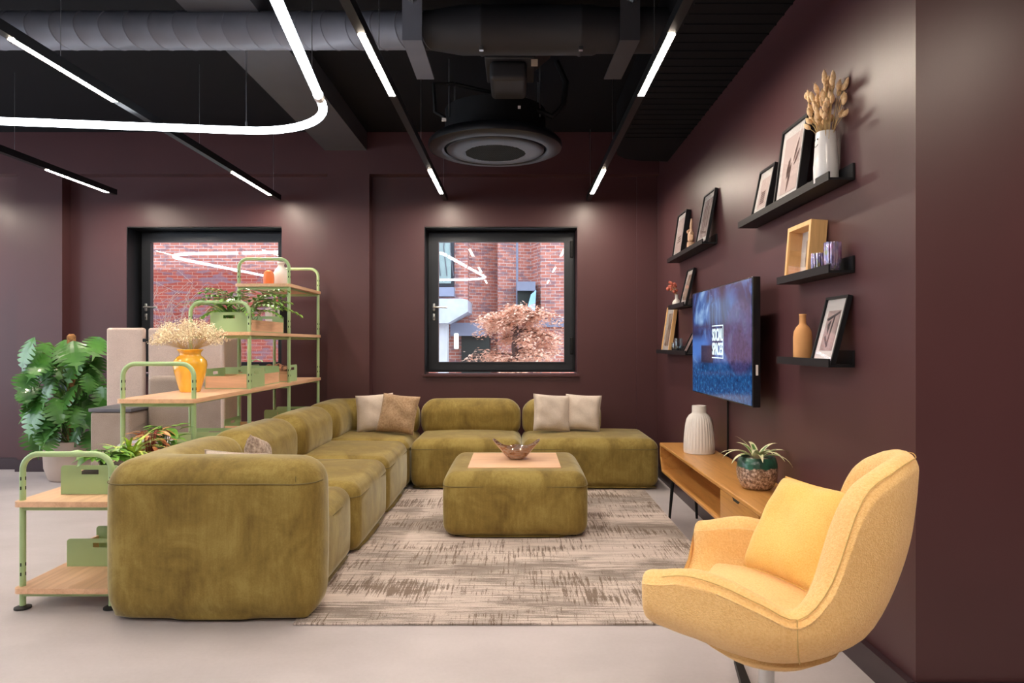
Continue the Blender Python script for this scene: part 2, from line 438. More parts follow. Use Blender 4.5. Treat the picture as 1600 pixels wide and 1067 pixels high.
# ------------------------------------------------------------ ceiling lights
ZT = 2.665
def track(x, y0, y1, bars, label, group='black track lights running along the ceiling'):
    t = thing('track_light', label, 'light', (x, y0, ZT), group)
    b = MB(); segs = []; p = y0
    for a, c in bars:
        if a > p: segs.append((p, a))
        p = c
    if p < y1: segs.append((p, y1))
    for a, c in segs: b.box(x-.022, x+.022, a, c, ZT+.004, ZT+.055)
    for a, c in bars:
        b.box(x-.022, x-.0175, a, c, ZT, ZT+.055).box(x+.0175, x+.022, a, c, ZT, ZT+.055).box(x-.0175, x+.0175, a, c, ZT+.04, ZT+.055)
    b.build('track', 'blackmetal', t, False)
    for a, c in bars:
        tag(MB().rbox(x-.0172, x+.0172, a+.004, c-.004, ZT+.0005, ZT+.039, .002).build('light_bar', 'bar', t), 'glowing warm white light bar')
    y = y0+.55
    while y < y1:
        MB().tube([(x, y, ZT+.055), (x, y, 3.32)], .0016, 5).build('suspension_wire', 'steel', t); y += 1.55
    return t
B4 = [(-1.85, -1.05), (.65, 1.45), (3.15, 3.94), (5.62, 6.50)]
track(-.713, -3.2, 6.83, B4, 'black ceiling track with two lit bars passing left of the round air unit')
track(.7075, -3.2, 6.83, B4, 'black ceiling track with two lit bars passing right of the round air unit')
track(-2.355, -3.2, 6.8, [(-1.85, -1.05), (.65, 1.45), (3.2, 4.035), (5.7, 6.556)], 'black ceiling track with two lit bars running behind the curved white light tube')
track(-3.835, 1.6, 6.56, [(3.1, 3.9), (5.61, 6.45)], 'leftmost black ceiling track with one lit bar and a square end before the wall')
track(-5.5, -3.2, 6.4, [(-1.85, -1.05), (.65, 1.45), (3.15, 3.94), (5.62, 6.45)], 'unseen black ceiling track added for light beyond the left edge of the seating area')  # out of view, added so its bars light the room from the left
track(2.15, -3.2, 2.0, [(-1.85, -1.05), (.65, 1.45)], 'unseen black ceiling track added for light above the wide part of the room behind the camera')  # extra unseen track, added to light the room from behind

# curved ring light, a big rounded rectangle turned a little
t = thing('ring_light', 'large suspended tube light glowing cool white, bent round a wide corner under the ceiling', 'light', (0, 0, 2.6))
hs = .9
ang = R(7.4); U = V((cos(ang), sin(ang), 0)); W_ = V((sin(ang), -cos(ang), 0))
corner = V((-1.30, 4.92, 0))*hs    # virtual outer corner
rad = .62*hs; L1, L2 = 4.3, 4.6
def lp(u, w_, z=2.6): q = corner - U*u + W_*w_; return (q.x, q.y, z)
pts = []
def arc(cu, cw, a0, a1, n=12):
    for i in range(n+1):
        a = a0+(a1-a0)*i/n; pts.append(lp(cu+rad*cos(a), cw+rad*sin(a)))
arc(rad, rad, -pi/2, -pi); arc(rad, L2-rad, pi, pi/2)
arc(L1-rad, L2-rad, pi/2, 0); arc(L1-rad, rad, 0, -pi/2)
MB().tube(pts, .024, 10, closed=True).build('light_tube', 'ring', t)
cp = MB()
for u, w_ in ((0, rad+.12), (0, 2.2), (rad+2.4, 0)):
    a = V(lp(u, w_)); d = W_ if u == 0 else U
    MB().tube([a-d*.03, a+d*.03], .029, 10).build('coupler', 'white', t)
for u, w_ in ((.55, .0), (2.0, 0), (3.25, 0), (0.0, .9), (0, 2.2), (0, 3.4), (L1, 1), (L1, 3), (1.2, L2), (3.0, L2)):
    a = lp(u, w_)
    w1 = MB().tube([(a[0], a[1], 2.66), (a[0], a[1], 3.32)], .0022, 5).build('suspension_wire', 'steel', t)
    MB().lathe([(.007, 0), (.007, .03), (.003, .045)], 8, (a[0], a[1], 2.618)).build('wire_grip', 'steel', w1)

# ------------------------------------------------------------ duct
t = thing('ventilation_duct', 'round grey spiral ventilation duct crossing under the black ceiling', 'duct', (-2, 4.0, 3.07))
b = MB(); pr = []
x = -7.5
while x < -.62: pr += [(x, .105), (x+.128, .105), (x+.134, .108), (x+.14, .105)]; x += .14
vs = []; n = 28; fs = []
for (xx, r) in pr:
    for k in range(n):
        a = 2*pi*k/n; vs.append((xx+.11*sin(a)*.0+.05*cos(a), 4+r*cos(a), 3.07+r*sin(a)))
for i in range(len(pr)-1):
    for k in range(n): fs.append((i*n+k, i*n+(k+1) % n, (i+1)*n+(k+1) % n, (i+1)*n+k))
b.add(vs, fs); b.build('spiral_duct', 'duct', t)
sl = MB()
rot = Matrix.Translation((0, 4.0, 3.07)) @ Matrix.Rotation(pi/2, 4, 'Y')
sl.lathe([(.104, -.62), (.107, -.5), (.135, -.32), (.135, -.22), (.14, -.21), (.14, -.2), (.135, -.19), (.135, .35), (.14, .36), (.14, .37), (.135, .38), (.135, .44), (.125, .47), (.125, 1.0)], 28, mat=rot)
sleeve = sl.build('duct_silencer', 'ductdark', t)
for k in (-.205, .365):
    MB().box(k-.012, k+.012, 3.93, 3.955, 2.93, 2.955).build('clamp_bolt', 'steel', sleeve, False)
def bracket(x, label, bw, slant):
    q = thing('duct_bracket', label, 'bracket', (x, 4, 3.3), 'sheet metal duct hangers')
    MB().box(x-.055, x+.055, 3.83, 3.838, 2.95, 3.32).build('face_plate', 'duct' if x < 0 else bw, q, False)
    MB().prism([(x-.055, 3.83), (x+.055, 3.83), (x+.055+slant, 4.4), (x-.055+slant, 4.4)], 2.94, 2.95, axis='Z').build('bottom_plate', 'duct' if x < 0 else bw, q, False)
    MB().tube([(x-.02, 3.82, 3.17), (x+.01, 3.8, 3.14), (x+.03, 3.82, 3.17)], .01, 6).build('bolt', 'steel', q)
bracket(-.585, 'grey sheet metal duct hanger beside the left of the two middle tracks', 'duct', 0)
b2 = plain('grey_hanger', (.05, .05, .057), .5)
bracket(.63, 'dark sheet metal duct hanger beside the right track', b2, -.02)

# round ceiling air unit
t = thing('air_conditioner', 'round black ceiling air conditioning unit with a perforated centre', 'air conditioner', (-.165, 5.2, 2.70))
c = (-.165, 5.2, 2.70)
MB().lathe([(.28, .10), (.28, .30), (.38, .30), (.38, .10)], 32, c).build('upper_casing', 'black', t)
MB().lathe([(.30, .10), (.42, .10), (.47, .09), (.50, .06), (.505, .04), (.50, .02), (.46, .004), (.40, 0), (.385, .01), (.375, .05), (.34, .06)], 64, c).build('housing', plain('satin_black_plastic', (.013, .014, .018), .38, var=.02), t)
ring = MB().lathe([(.372, .03), (.366, .004), (.36, .0), (.35, -.004), (.30, -.010), (.24, -.012), (.24, .02), (.36, .03)], 64, c, caps=False)
ring.build('centre_disc', plain('dark_blue_grey_plastic', (.035, .04, .052), .38, var=.02), t)
holes = MB().lathe([(.001, -.0125), (.24, -.012), (.24, .01), (.001, .01)], 48, c)
g = holes.build('perforated_grille', plain('grille_black', (.05, .056, .07), .4), t)
dots = MB()
for i in range(-15, 16):
    for j in range(-17, 18):
        px, py = i*.0145+(.007 if j % 2 else 0), j*.0128
        if px*px+py*py < .225**2: dots.lathe([(.0042, 0), (.0042, .003)], 6, (c[0]+px, c[1]+py, c[2]-.0155))
dots.build('grille_holes', 'slot', g)
for dx, dy in ((-.33, -.2), (.33, -.2), (-.33, .25), (.33, .25)):
    MB().tube([(c[0]+dx, c[1]+dy, 2.9), (c[0]+dx, c[1]+dy, 3.32)], .006, 6).build('hanging_rod', 'steel', t)
MB().box(c[0]-.36, c[0]-.33, 4.79, 4.80, 2.80, 2.822).build('maker_plate', 'paper', t, False)
MB().box(c[0]+.17, c[0]+.19, 4.77, 4.775, 2.88, 2.90).build('small_sticker', 'paper', t, False)
MB().tube([(c[0]-.35, 4.9, 2.86), (c[0]-.42, 4.9, 2.9), (c[0]-.43, 4.9, 3.1), (c[0]-.3, 4.95, 3.12), (c[0]+.1, 5.0, 3.05)], .014, 8).build('refrigerant_pipe', 'black', t)
MB().tube([(c[0]+.3, 5.0, 2.95), (c[0]+.42, 5, 2.9), (c[0]+.5, 5, 2.98), (c[0]+.52, 5, 3.15), (c[0]+.45, 5, 3.3)], .022, 8).build('insulated_hose', 'black', t)
t = thing('branch_duct_box', 'dark square duct drop with a rounded lower box in front of the round air unit', 'duct', (-.02, 4.3, 3.2))
MB().rbox(-.20, .11, 4.2, 4.6, 2.99, 3.05, .01).build('flange', 'ductdark', t)
MB().rbox(-.17, .06, 4.22, 4.58, 2.87, 2.99, .03).build('lower_box', 'ductdark', t)
MB().prism([(-.18, 3.05), (.10, 3.05), (.22, 3.15), (.22, 3.32), (-.18, 3.32)], 4.22, 4.58).build('upper_duct', 'ductdark', t, False)
tag(MB().box(.085, .125, 4.17, 4.18, 2.935, 2.975).build('rating_label', plain('label_paper', (.5, .42, .33), .6), t, False), 'small pale label')
t = thing('cable_cluster', 'black hangers and fittings fixed to the ceiling above the duct', 'fitting', (.1, 3.7, 3.25))
b = MB()
for i in range(5): b.tube([(.0+i*.03, 3.75, 3.32), (.0+i*.03, 3.75, 3.24), (.02+i*.03, 3.75, 3.22)], .006, 6)
b.box(-.02, .14, 3.7, 3.72, 3.25, 3.32); b.build('hanger_bar', 'ductdark', t)

# ------------------------------------------------------------ outside
g = MB().box(-40, 40, 7.3, 60, -.12, -.02).build('ground', plain('paving_outside', (.45, .43, .42), .9), None, False); g['kind'] = 'structure'
K = .01581
def ox(px): return (px-808)*K
def oz(py): return 1.25+(537-py)*K
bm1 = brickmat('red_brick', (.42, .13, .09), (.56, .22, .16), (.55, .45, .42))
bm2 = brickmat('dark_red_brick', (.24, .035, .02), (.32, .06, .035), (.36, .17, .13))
t = thing('brick_building', 'red brick building with canted bays across the yard, seen through the windows', 'building', (0, 17, 0))
poly = [(-14, 17), (ox(731), 17), (ox(731), 17.5), (ox(776), 17.9), (ox(777), 17.3), (ox(830), 17.6), (ox(845), 17.0), (12, 17.0), (12, 19), (-14, 19)]
MB().prism(poly, -.02, 11, axis='Z').build('brick_wall', bm1, t, False)
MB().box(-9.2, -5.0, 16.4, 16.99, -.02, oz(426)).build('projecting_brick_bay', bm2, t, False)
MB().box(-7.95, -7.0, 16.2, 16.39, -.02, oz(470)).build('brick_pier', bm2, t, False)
def owin(px0, px1, py0, py1, y=16.9, glass=(.28, .36, .34)):
    f = MB(); x0, x1, z0, z1 = ox(px0), ox(px1), oz(py1), oz(py0)
    f.box(x0, x1, y-.04, y+.1, z0, z1); fo = f.build('window_frame', 'frameblk', t, False)
    MB().box(x0+.07, x1-.07, y-.06, y-.041, z0+.07, z1-.07).build('pane', plain('curtained_pane', glass, .3, scale=1.2, var=.3), fo, False)
    c_ = MB()
    for k in range(3):
        xx = x0+.18+k*.16; c_.tube([(xx, y-.075, z1-.1), (xx-.05, y-.075, (z0+z1)/2), (xx+.03, y-.075, z0+.25)], .012, 5)
    c_.build('curtain_fold', 'darkgrey', fo); return fo
owin(676, 710, 330, 448)
MB().box(ox(670), ox(711), 16.7, 17, oz(464), oz(450)).build('window_ledge', plain('blue_grey_zinc', (.25, .27, .36), .5), t, False)
zinc = plain('pale_zinc', (.55, .58, .66), .4, var=.1); zincd = plain('dark_zinc', (.2, .21, .28), .5)
b = MB().prism([(ox(640), oz(507)), (ox(707), oz(507)), (ox(736), oz(490)), (ox(736), oz(473)), (ox(728), oz(471)), (ox(640), oz(471))], 15.9, 17.4)
b.build('canopy', zinc, t, False)
MB().box(ox(706), ox(760), 16.6, 17.4, oz(525), oz(505)).build('canopy_fascia', zincd, t, False)
MB().box(ox(690), ox(704), 16.2, 16.6, -.02, oz(507)).build('white_column', plain('white_render', (.6, .6, .62), .7), t, False)
MB().box(ox(722), ox(765), 16.8, 17.6, -.02, oz(525)).build('entrance_shade', 'slot', t, False)  # solid dark box paints the shade inside the doorway
tag(MB().rbox(ox(712), ox(719), 16.5, 16.6, oz(545), oz(521), .03).build('wall_lamp', emit('wall_lamp_glow', (.9, 1, .95), 1.2), t), 'white oblong wall lamp')
MB().box(ox(808), ox(836), 16.6, 17.5, oz(456), oz(442)).build('lintel', zincd, t, False)
MB().box(ox(809), ox(831), 16.75, 17.5, oz(500), oz(456)).build('recess_shade', 'slot', t, False)  # near-black block, its colour standing in for shade in a recess
MB().prism([(ox(818), oz(503)), (ox(835), oz(492)), (ox(837), oz(455)), (ox(829), oz(462))], 16.55, 16.7).build('glazed_dormer', plain('painted_sky_light_pane', (.35, .6, .85), .2, var=.3, scale=2), t, False)  # blue sky light in the glass is painted into the pane colour
MB().box(ox(833), ox(900), 16.9, 17, oz(511), oz(497)).build('grey_band', zincd, t, False)
MB().tube([(ox(808), 17.2, 0), (ox(808), 17.2, 9)], .03).build('rain_pipe', zincd, t)
b = MB().box(-12, 12, 19.0, 19.4, 10.9, 11.1); 

random.seed(5)
t = thing('maple_tree', 'small tree with drooping pale orange foliage outside the window', 'tree', (.0, 12.5, 0))
b = MB(); ftips = []
tx = -.03
b.tube([(tx, 12.5, -.02), (tx+.03, 12.5, .7), (tx-.02, 12.5, 1.2), (tx+.04, 12.5, 1.9)], [.09, .07, .055, .02], 8)
for i in range(46):
    a = random.random()*2*pi; z0 = random.uniform(.75, 1.85); L = random.uniform(.5, 1.05)*(1.15-.35*(z0-.75))
    p = V((tx, 12.5, z0)); d = V((cos(a), sin(a)*.9, random.uniform(.05, .42))); pts = [p.copy()]
    for k in range(8):
        p = p+d*(L/8); d.z -= .085; pts.append(p.copy())
    b.tube(pts, [.018-.0018*k for k in range(9)], 4); ftips.append(pts)
b.build('branches', plain('tree_bark', (.10, .06, .05), .9), t)
f = MB()
for pts in ftips:
    for k in range(2, 9):
        for j in range(36):
            p = pts[k]+V([random.gauss(0, .06) for _ in range(3)])
            a = random.random()*6.28; d = V((cos(a), sin(a), random.uniform(-.9, .1))).normalized()*random.uniform(.05, .11)
            s_ = V((-sin(a), cos(a), random.uniform(-.4, .4))).normalized()*.007
            f.add([p-s_, p+d*.5-s_*1.3, p+d, p+d*.5+s_*1.3], [(0, 1, 2, 3)]); f.add([p+s_, p+s_*4+d*.3, p+s_*2+d*.7], [(0, 1, 2)])
fo = f.build('foliage', leafmat('copper_foliage', (.80, .38, .24), (1, .74, .56), 14, .8), t, False); fo['kind'] = 'stuff'

t = thing('bare_shrub', 'leafless pale twiggy shrub outside the left window', 'shrub', (-5.55, 11.2, 0))
b = MB()
for i in range(13):
    a = random.uniform(-1, 1); p = V((-5.55+random.uniform(-.1, .1), 11.2, 0)); pts = [p.copy()]; d = V((a*.35, random.uniform(-.2, .2), 1))
    for k in range(7):
        p = p+d*random.uniform(.22, .3); d.x += random.uniform(-.12, .16); pts.append(p.copy())
        if k > 2: b.tube([p, p+V((random.uniform(-.2, .25), 0, .2)), p+V((random.uniform(-.3, .4), 0, .42))], [.006, .004, .002], 4)
    b.tube(pts, [.012-.0014*k for k in range(8)], 4)
b.build('twigs', plain('pale_twig', (.42, .28, .22), .8), t)
def fern(x, y, label, seed, s=1.0):
    random.seed(seed)
    t = thing('garden_palm', label, 'shrub', (x, y, 0))
    b = MB()
    for i in range(46):
        az = random.random()*6.28; b.strap((x, y, random.uniform(.3, .6)*s), az, random.uniform(.8, 1.3)*s, .07, random.uniform(.7, 1.4), 2.0, 8, .3)
    b.build('fronds', 'palm', t, False); MB().tube([(x, y, -.02), (x, y, .5*s)], .04).build('trunk', 'straw', t)
fern(-3.75, 9.3, 'green garden palm seen low through the left window', 3, .95)
# ------------------------------------------------------------ rug and sofa
tag(MB().rbox(-.995, 1.085, 3.05, 5.86, .0005, .011, .004).build('rug', 'rug', None), 'large distressed cream and taupe rug lying between the sofa and the television bench', 'rug')

def seam_loop(x0, x1, y0, y1, z, r=.085):
    pts = []
    for cx, cy, a0 in ((x1-r, y1-r, 0), (x0+r, y1-r, pi/2), (x0+r, y0+r, pi), (x1-r, y0+r, 1.5*pi)):
        for i in range(6):
            a = a0+i/5*pi/2; pts.append((cx+r*cos(a), cy+r*sin(a), z))
    return pts
def softfn(x0, x1, y0, y1, z0, r, keep=.35):
    def fn(p):     # gentle tuck at the floor instead of a full round
        if p.z < z0+r:
            ins = (r-sqrt(max(0, r*r-(r-(p.z-z0))**2)))*(1-keep)
            x, y = p.x, p.y
            if x < x0+r: x -= ins*min(1, (x0+r-x)/r*1.0+.0)*1.0 if p.z > z0+1e-4 else ins*min(1, (x0+r-x)/r+1)
            if x > x1-r: x += ins*min(1, (x-x1+r)/r*1.0) if p.z > z0+1e-4 else ins*min(1, (x-x1+r)/r+1)
            if y < y0+r: y -= ins*min(1, (y0+r-y)/r*1.0) if p.z > z0+1e-4 else ins*min(1, (y0+r-y)/r+1)
            if y > y1-r: y += ins*min(1, (y-y1+r)/r*1.0) if p.z > z0+1e-4 else ins*min(1, (y-y1+r)/r+1)
            return (x, y, p.z)
        return p
    return fn
def soft(x0, x1, y0, y1, z0, z1, r, bul=(.012, .012, .012), m=8):
    if z0 < .05: return MB().rbox(x0, x1, y0, y1, z0, z1, r, 5, m, bul, softfn(x0, x1, y0, y1, z0, r))
    return MB().rbox(x0, x1, y0, y1, z0, z1, r, 5, m, bul)
SH = .43
def seat_module(x0, x1, y0, y1, label, rolls, sh=SH):
    t = thing('sofa_module', label, 'sofa', ((x0+x1)/2, (y0+y1)/2, 0), 'green velvet modular sofa sections')
    soft(x0, x1, y0, y1, .02, sh, .085, (.012, .012, .022)).build('seat', 'velvet', t, ang=0)
    MB().tube(seam_loop(x0-.004, x1+.004, y0-.004, y1+.004, sh-.083), .0028, 6, closed=True).build('piping', 'seam', t)
    MB().box(x0+.12, x1-.12, y0+.12, y1-.12, 0.0115 if y0 < 5.8 and x1 > -.9 else .001, .03).build('base', 'black', t, False)
    if rolls: roll(t, rolls)
    return t
def roll(t, boxes, name='backrest'):
    b = MB()
    for (a0, a1, b0, b1, c0, c1, r) in boxes: b.rbox(a0, a1, b0, b1, c0, c1, r, 5, 6, (.008, .008, .008), softfn(a0, a1, b0, b1, c0, r) if c0 < .05 else None)
    o = b.build(name, 'velvet', t, ang=0)
    if len(boxes) > 1:
        m = o.modifiers.new('remesh', 'REMESH'); m.mode = 'VOXEL'; m.voxel_size = .016; m.use_smooth_shade = True
        m = o.modifiers.new('smooth', 'SMOOTH'); m.factor = .8; m.iterations = 14
    return o
XL, XR = -1.865, -.93
H = .725
# near arm section
t = thing('sofa_module', 'nearest olive velvet sofa section with the tall full-width arm facing us', 'sofa', (-1.4, 3.5, 0), 'green velvet modular sofa sections')
soft(-1.63, XR-.03, 3.28, 4.02, .02, SH, .085).build('seat', 'velvet', t, ang=0)
roll(t, [(XL, -.895, 3.05, 3.36, .015, H, .115), (XL, -1.56, 3.05, 4.02, .015, H, .115)], 'arm_and_backrest')
fs_ = [(XL+.115-.116*cos(R(a)), 3.165-.116*sin(R(a)), .625) for a in (0, 20, 40, 60, 75, 90)]
fs_ += [(-1.75+.08*i, 3.0455, .628) for i in range(1, 9)]+[(-.895-.115+.116*sin(R(a)), 3.165-.116*cos(R(a)), .625) for a in (0, 20, 40, 60, 90)]
MB().tube(fs_, .0028, 6).build('piping', 'seam', t)
MB().tube([(-.985, 3.062, .09), (-.99, 3.054, .35), (-.985, 3.062, .66)], .0016, 6).build('side_seam', 'seam', t)
MB().box(XL+.2, XR-.2, 3.22, 3.9, .001, .03).build('base', 'black', t, False)
MB().tube([(XR-.035, 3.42, SH-.075), (XR-.022, 3.65, SH-.07), (XR-.035, 3.95, SH-.078)], .0028, 6).build('seat_piping', 'seam', t)
seat_module(XL, XR, 4.03, 4.94, 'second olive velvet sofa section from the near arm, along the green shelving', [(XL-.005, -1.54, 4.045, 4.925, .36, H, .135)])
seat_module(XL, XR, 4.95, 5.86, 'third olive velvet sofa section from the near arm, next to the far corner', [(XL-.005, -1.54, 4.965, 5.845, .36, H, .135)])
seat_module(XL, XR, 5.87, 6.695, 'olive velvet corner section of the sofa holding a pale and a tan pillow',
            [(XL-.005, -1.54, 5.885, 6.695, .36, H, .135), (XL-.005, XR-.0, 6.42, 6.695, .36, H, .13)])
seat_module(-.915, .035, 5.87, 6.695, 'olive velvet sofa section under the window without any pillows', [(-.905, .025, 6.42, 6.695, .36, H, .13)])
seat_module(.045, 1.215, 5.87, 6.695, 'wide olive velvet end section of the sofa with a half-width backrest', [(.055, .79, 6.42, 6.695, .36, H, .13)])
# ottoman
t = thing('ottoman', 'square olive velvet ottoman with a pale wood panel set into its top', 'ottoman', (-.012, 4.82, 0))
soft(-.476, .452, 4.362, 5.28, .02, SH, .09, (.012, .012, .006)).build('body', 'velvet', t, ang=0)
MB().tube(seam_loop(-.48, .456, 4.358, 5.284, SH-.088, .09), .0028, 6, closed=True).build('piping', 'seam', t)
MB().rbox(-.325, .29, 4.52, 5.12, SH-.02, SH+.009, .004).build('wood_panel', 'oakx', t)
MB().box(-.40, .38, 4.44, 5.2, .0115, .03).build('base', 'black', t, False)
# bowl
t = thing('glass_bowl', 'brown swirled glass bowl with flared pointed ends on the ottoman', 'bowl', (-.005, 4.84, SH+.009))
n = 40; vs = []; fs = []; prof = [(0.02, .0), (.05, .0), (.075, .02), (.10, .055), (.125, .085), (.135, .1), (.128, .098), (.115, .078), (.09, .045), (.06, .018), (.0, .012)]
for j, (r, z) in enumerate(prof):
    for k in range(n):
        a = 2*pi*k/n; f = r/.135
        ex = 1+.28*f*f*abs(cos(a))**3; ey = 1-.22*f*f
        zz = z+f**3*(.045*abs(cos(a))**4-.018*sin(a)**2)+(.008*sin(5*a)*f**3)
        vs.append((r*ex*cos(a), r*ey*sin(a), zz))
for j in range(len(prof)-1):
    for k in range(n): fs.append((j*n+k, j*n+(k+1) % n, (j+1)*n+(k+1) % n, (j+1)*n+k))
fs.append(tuple(reversed(range(n))))
tt = NT('swirled_brown_glass'); tt.set(Roughness=.07, Metallic=.25); tt.b.inputs['Coat Weight'].default_value = 1
tt.color(tt.ramp(tt.noise(tt.map((3, 3, 14)), 3.2, 4, .6, 2.5), [(.3, (.07, .03, .02)), (.45, (.35, .17, .08)), (.55, (.42, .32, .27)), (.7, (.12, .07, .06))]))
sub(MB().add([(a-.005, b_+4.84, c_+SH+.0095) for a, b_, c_ in vs], fs).build('bowl', tt.m, t, ang=0))

# ------------------------------------------------------------ pillows
def pillow_mesh(w_, h, d, seed=0, wr=.006):
    random.seed(seed); N = 26; b = MB(); ph = [random.random()*6.28 for _ in range(6)]
    idx = {}
    for sgn in (1, -1):
        for i in range(N+1):
            for j in range(N+1):
                u = -1+2*i/N; v = -1+2*j/N
                edge = i in (0, N) or j in (0, N)
                if edge and sgn < 0: idx[(sgn, i, j)] = idx[(1, i, j)]; continue
                pin = 1-.055*(1-v*v)*abs(u)**3; pin2 = 1-.055*(1-u*u)*abs(v)**3
                th = ((1-u**4)*(1-v**4))**.55*d*.5
                wv = wr*sin(5*u+ph[0]+3*v)*sin(4*v+ph[1])+wr*.6*sin(11*u*v+ph[2])
                idx[(sgn, i, j)] = len(b.v)
                b.v.append(V((u*pin*w_/2, sgn*(th+(wv if not edge else 0)*(1-max(abs(u), abs(v))**6)), v*pin2*h/2)))
        for i in range(N):
            for j in range(N):
                q = [idx[(sgn, i, j)], idx[(sgn, i+1, j)], idx[(sgn, i+1, j+1)], idx[(sgn, i, j+1)]]
                b.f.append(tuple(q if sgn < 0 else reversed(q)))
    return b
def pillow(w_, d, mat, loc, rot, label, group, seed, h=None):
    h = h or w_
    t = thing('pillow', label, 'pillow', loc, group); t.rotation_euler = rot
    pillow_mesh(w_, h, d, seed).build('cover', mat, t, ang=0, world=False)
    pts = []
    for k in range(4):
        for i in range(10):
            s_ = -1+2*i/10
            u, v = [(s_, -1), (1, s_), (-s_, 1), (-1, -s_)][k]
            pts.append((u*(1-.055*(1-v*v)*abs(u)**3)*w_/2, 0, v*(1-.055*(1-u*u)*abs(v)**3)*h/2))
    MB().tube(pts, .003, 5, closed=True).build('edge_seam', mat, t, world=False)
    return t
G = 'scatter pillows on the green sofa'
pillow(.34, .13, 'linen', (-1.30, 6.30, .62), (R(-16), R(-4), R(8)), 'pale oatmeal pillow in the corner, left of the tan one', G, 1)
pillow(.35, .13, 'tan', (-1.07, 6.19, .62), (R(-18), R(5), R(-12)), 'tan pillow leaning over a pale one in the sofa corner', G, 2)
pillow(.34, .13, 'linen', (.315, 6.27, .62), (R(-17), R(4), R(10)), 'oatmeal pillow in front, left of the overlapping pair by the sofa end', G, 3)
pillow(.33, .13, 'linen', (.60, 6.31, .62), (R(-16), R(2), R(-12)), 'pale pillow behind, right of the overlapping pair by the sofa end', G, 4)
pillow(.30, .12, 'knit', (-1.44, 3.86, .575), (R(-12), R(14), R(100)), 'brown knitted pillow peeping over the near sofa arm', G, 5)
pillow(.33, .12, 'linen', (-1.42, 3.50, .572), (R(10), R(4), R(4)), 'white pillow just peeping over the near sofa arm', G, 6, h=.27)

# ------------------------------------------------------------ television bench
t = thing('television_bench', 'low golden oak television bench on black metal legs along the right wall', 'bench', (1.2, 4.0, 0))
def endprof(y, s):   # slightly barrelled end
    return [(y, .515), (y+s*.0, .525)]
ex = MB()
CX0, CX1, CY0, CY1 = 1.05, 1.325, 2.95, 5.05
MB().rbox(CX0-.005, CX1+.03, CY0, CY1, .503, .525, .006).build('top_panel', 'console', t)
MB().rbox(CX0, CX1, CY0+.05, CY1-.05, .318, .338, .006).build('bottom_panel', 'console', t)
for s_, yy in ((1, CY1), (-1, CY0)):
    MB().prism([(yy-s_*.02, .505), (yy, .505), (yy+s_*.012, .47), (yy+s_*.008, .42), (yy-s_*.05, .322), (yy-s_*.075, .322), (yy-s_*.014, .42)], CX0, CX1, axis='X').build('side_panel', 'console', t, False)
MB().box(CX1-.012, CX1, CY0+.02, CY1-.03, .338, .503).build('back_panel', 'console', t, False)
MB().box(CX0+.01, CX1-.012, 3.55, 3.57, .338, .503).build('divider', 'console', t, False)
dr = MB().rbox(CX0+.002, CX0+.02, 3.0, 3.565, .342, .499, .003).build('drawer', 'console', t)
MB().prism([(3.25, .503), (3.36, .503), (3.34, .488), (3.27, .488)], CX0-.0005, CX0+.003, axis='X').build('finger_notch', 'slot', dr, False)
for yy in (CY1-.16, CY0+.16):
    for xx, dx in ((CX0+.06, -.02), (CX1-.06, .02)):
        MB().tube([(xx, yy, .318), (xx+dx, yy+(.03 if yy > 4 else -.03), .0)], [.014, .009], 10).build('leg', 'blackmetal', t)
# ribbed vase
t = thing('ribbed_vase', 'tall chalk white ribbed vase with a short neck on the oak bench', 'vase', (1.212, 4.58, .526))
prof = [(.02, .001), (.099, .001), (.102, .012), (.1, .06), (.095, .13), (.088, .19), (.08, .225), (.066, .25), (.05, .26), (.047, .27), (.047, .312), (.043, .314), (.04, .305), (.04, .25)]
MB().lathe(prof, 120, (1.212, 4.58, .526), fn=lambda r, z, a: r+(.0024*cos(30*a) if .02 < z < .25 and r > .06 else 0)).build('body', 'chalk', t, ang=60)
# dracaena in two-tone pot
t = thing('potted_plant', 'striped spider-like plant in a dark green and mottled brown pot on the oak bench', 'plant', (1.203, 3.45, .526))
c = (1.203, 3.45, .526)
pt = NT('two_tone_pot'); pt.set(Roughness=.35); pt.b.inputs['Coat Weight'].default_value = .6
sp = pt.n.new('ShaderNodeSeparateXYZ'); pt.l.new(pt.tc.outputs['Object'], sp.inputs[0])
n1 = pt.noise(pt.map((1, 1, .5)), 26, 3); n2 = pt.noise(pt.map(), 75, 3, .7)
fz = pt.math('MULTIPLY', pt.math('SUBTRACT', pt.math('ADD', sp.outputs[2], pt.math('MULTIPLY', n1, .035)), .125), 160, True)
pt.color(pt.mix(fz, pt.ramp(n2, [(.36, (.10, .055, .035)), (.5, (.36, .22, .15)), (.62, (.7, .55, .45))]), pt.ramp(n1, [(.4, (.005, .045, .03)), (.7, (.02, .13, .08))])))
pt.bump(n2, .5, .004)
MB().lathe([(.01, .001), (.062, .001), (.078, .014), (.095, .05), (.1, .09), (.096, .13), (.088, .158), (.083, .16), (.08, .155), (.083, .14), (.02, .138)], 48, c).build('pot', pt.m, t, ang=60)
MB().lathe([(.001, .137), (.04, .144), (.082, .14), (.082, .13), (.001, .13)], 24, c, fn=lambda r, z, a: r).build('gravel', plain('pink_gravel', (.5, .38, .33), .9, var=.4, scale=90, bump=1), t)
random.seed(8); stripes = MB(); core = MB()
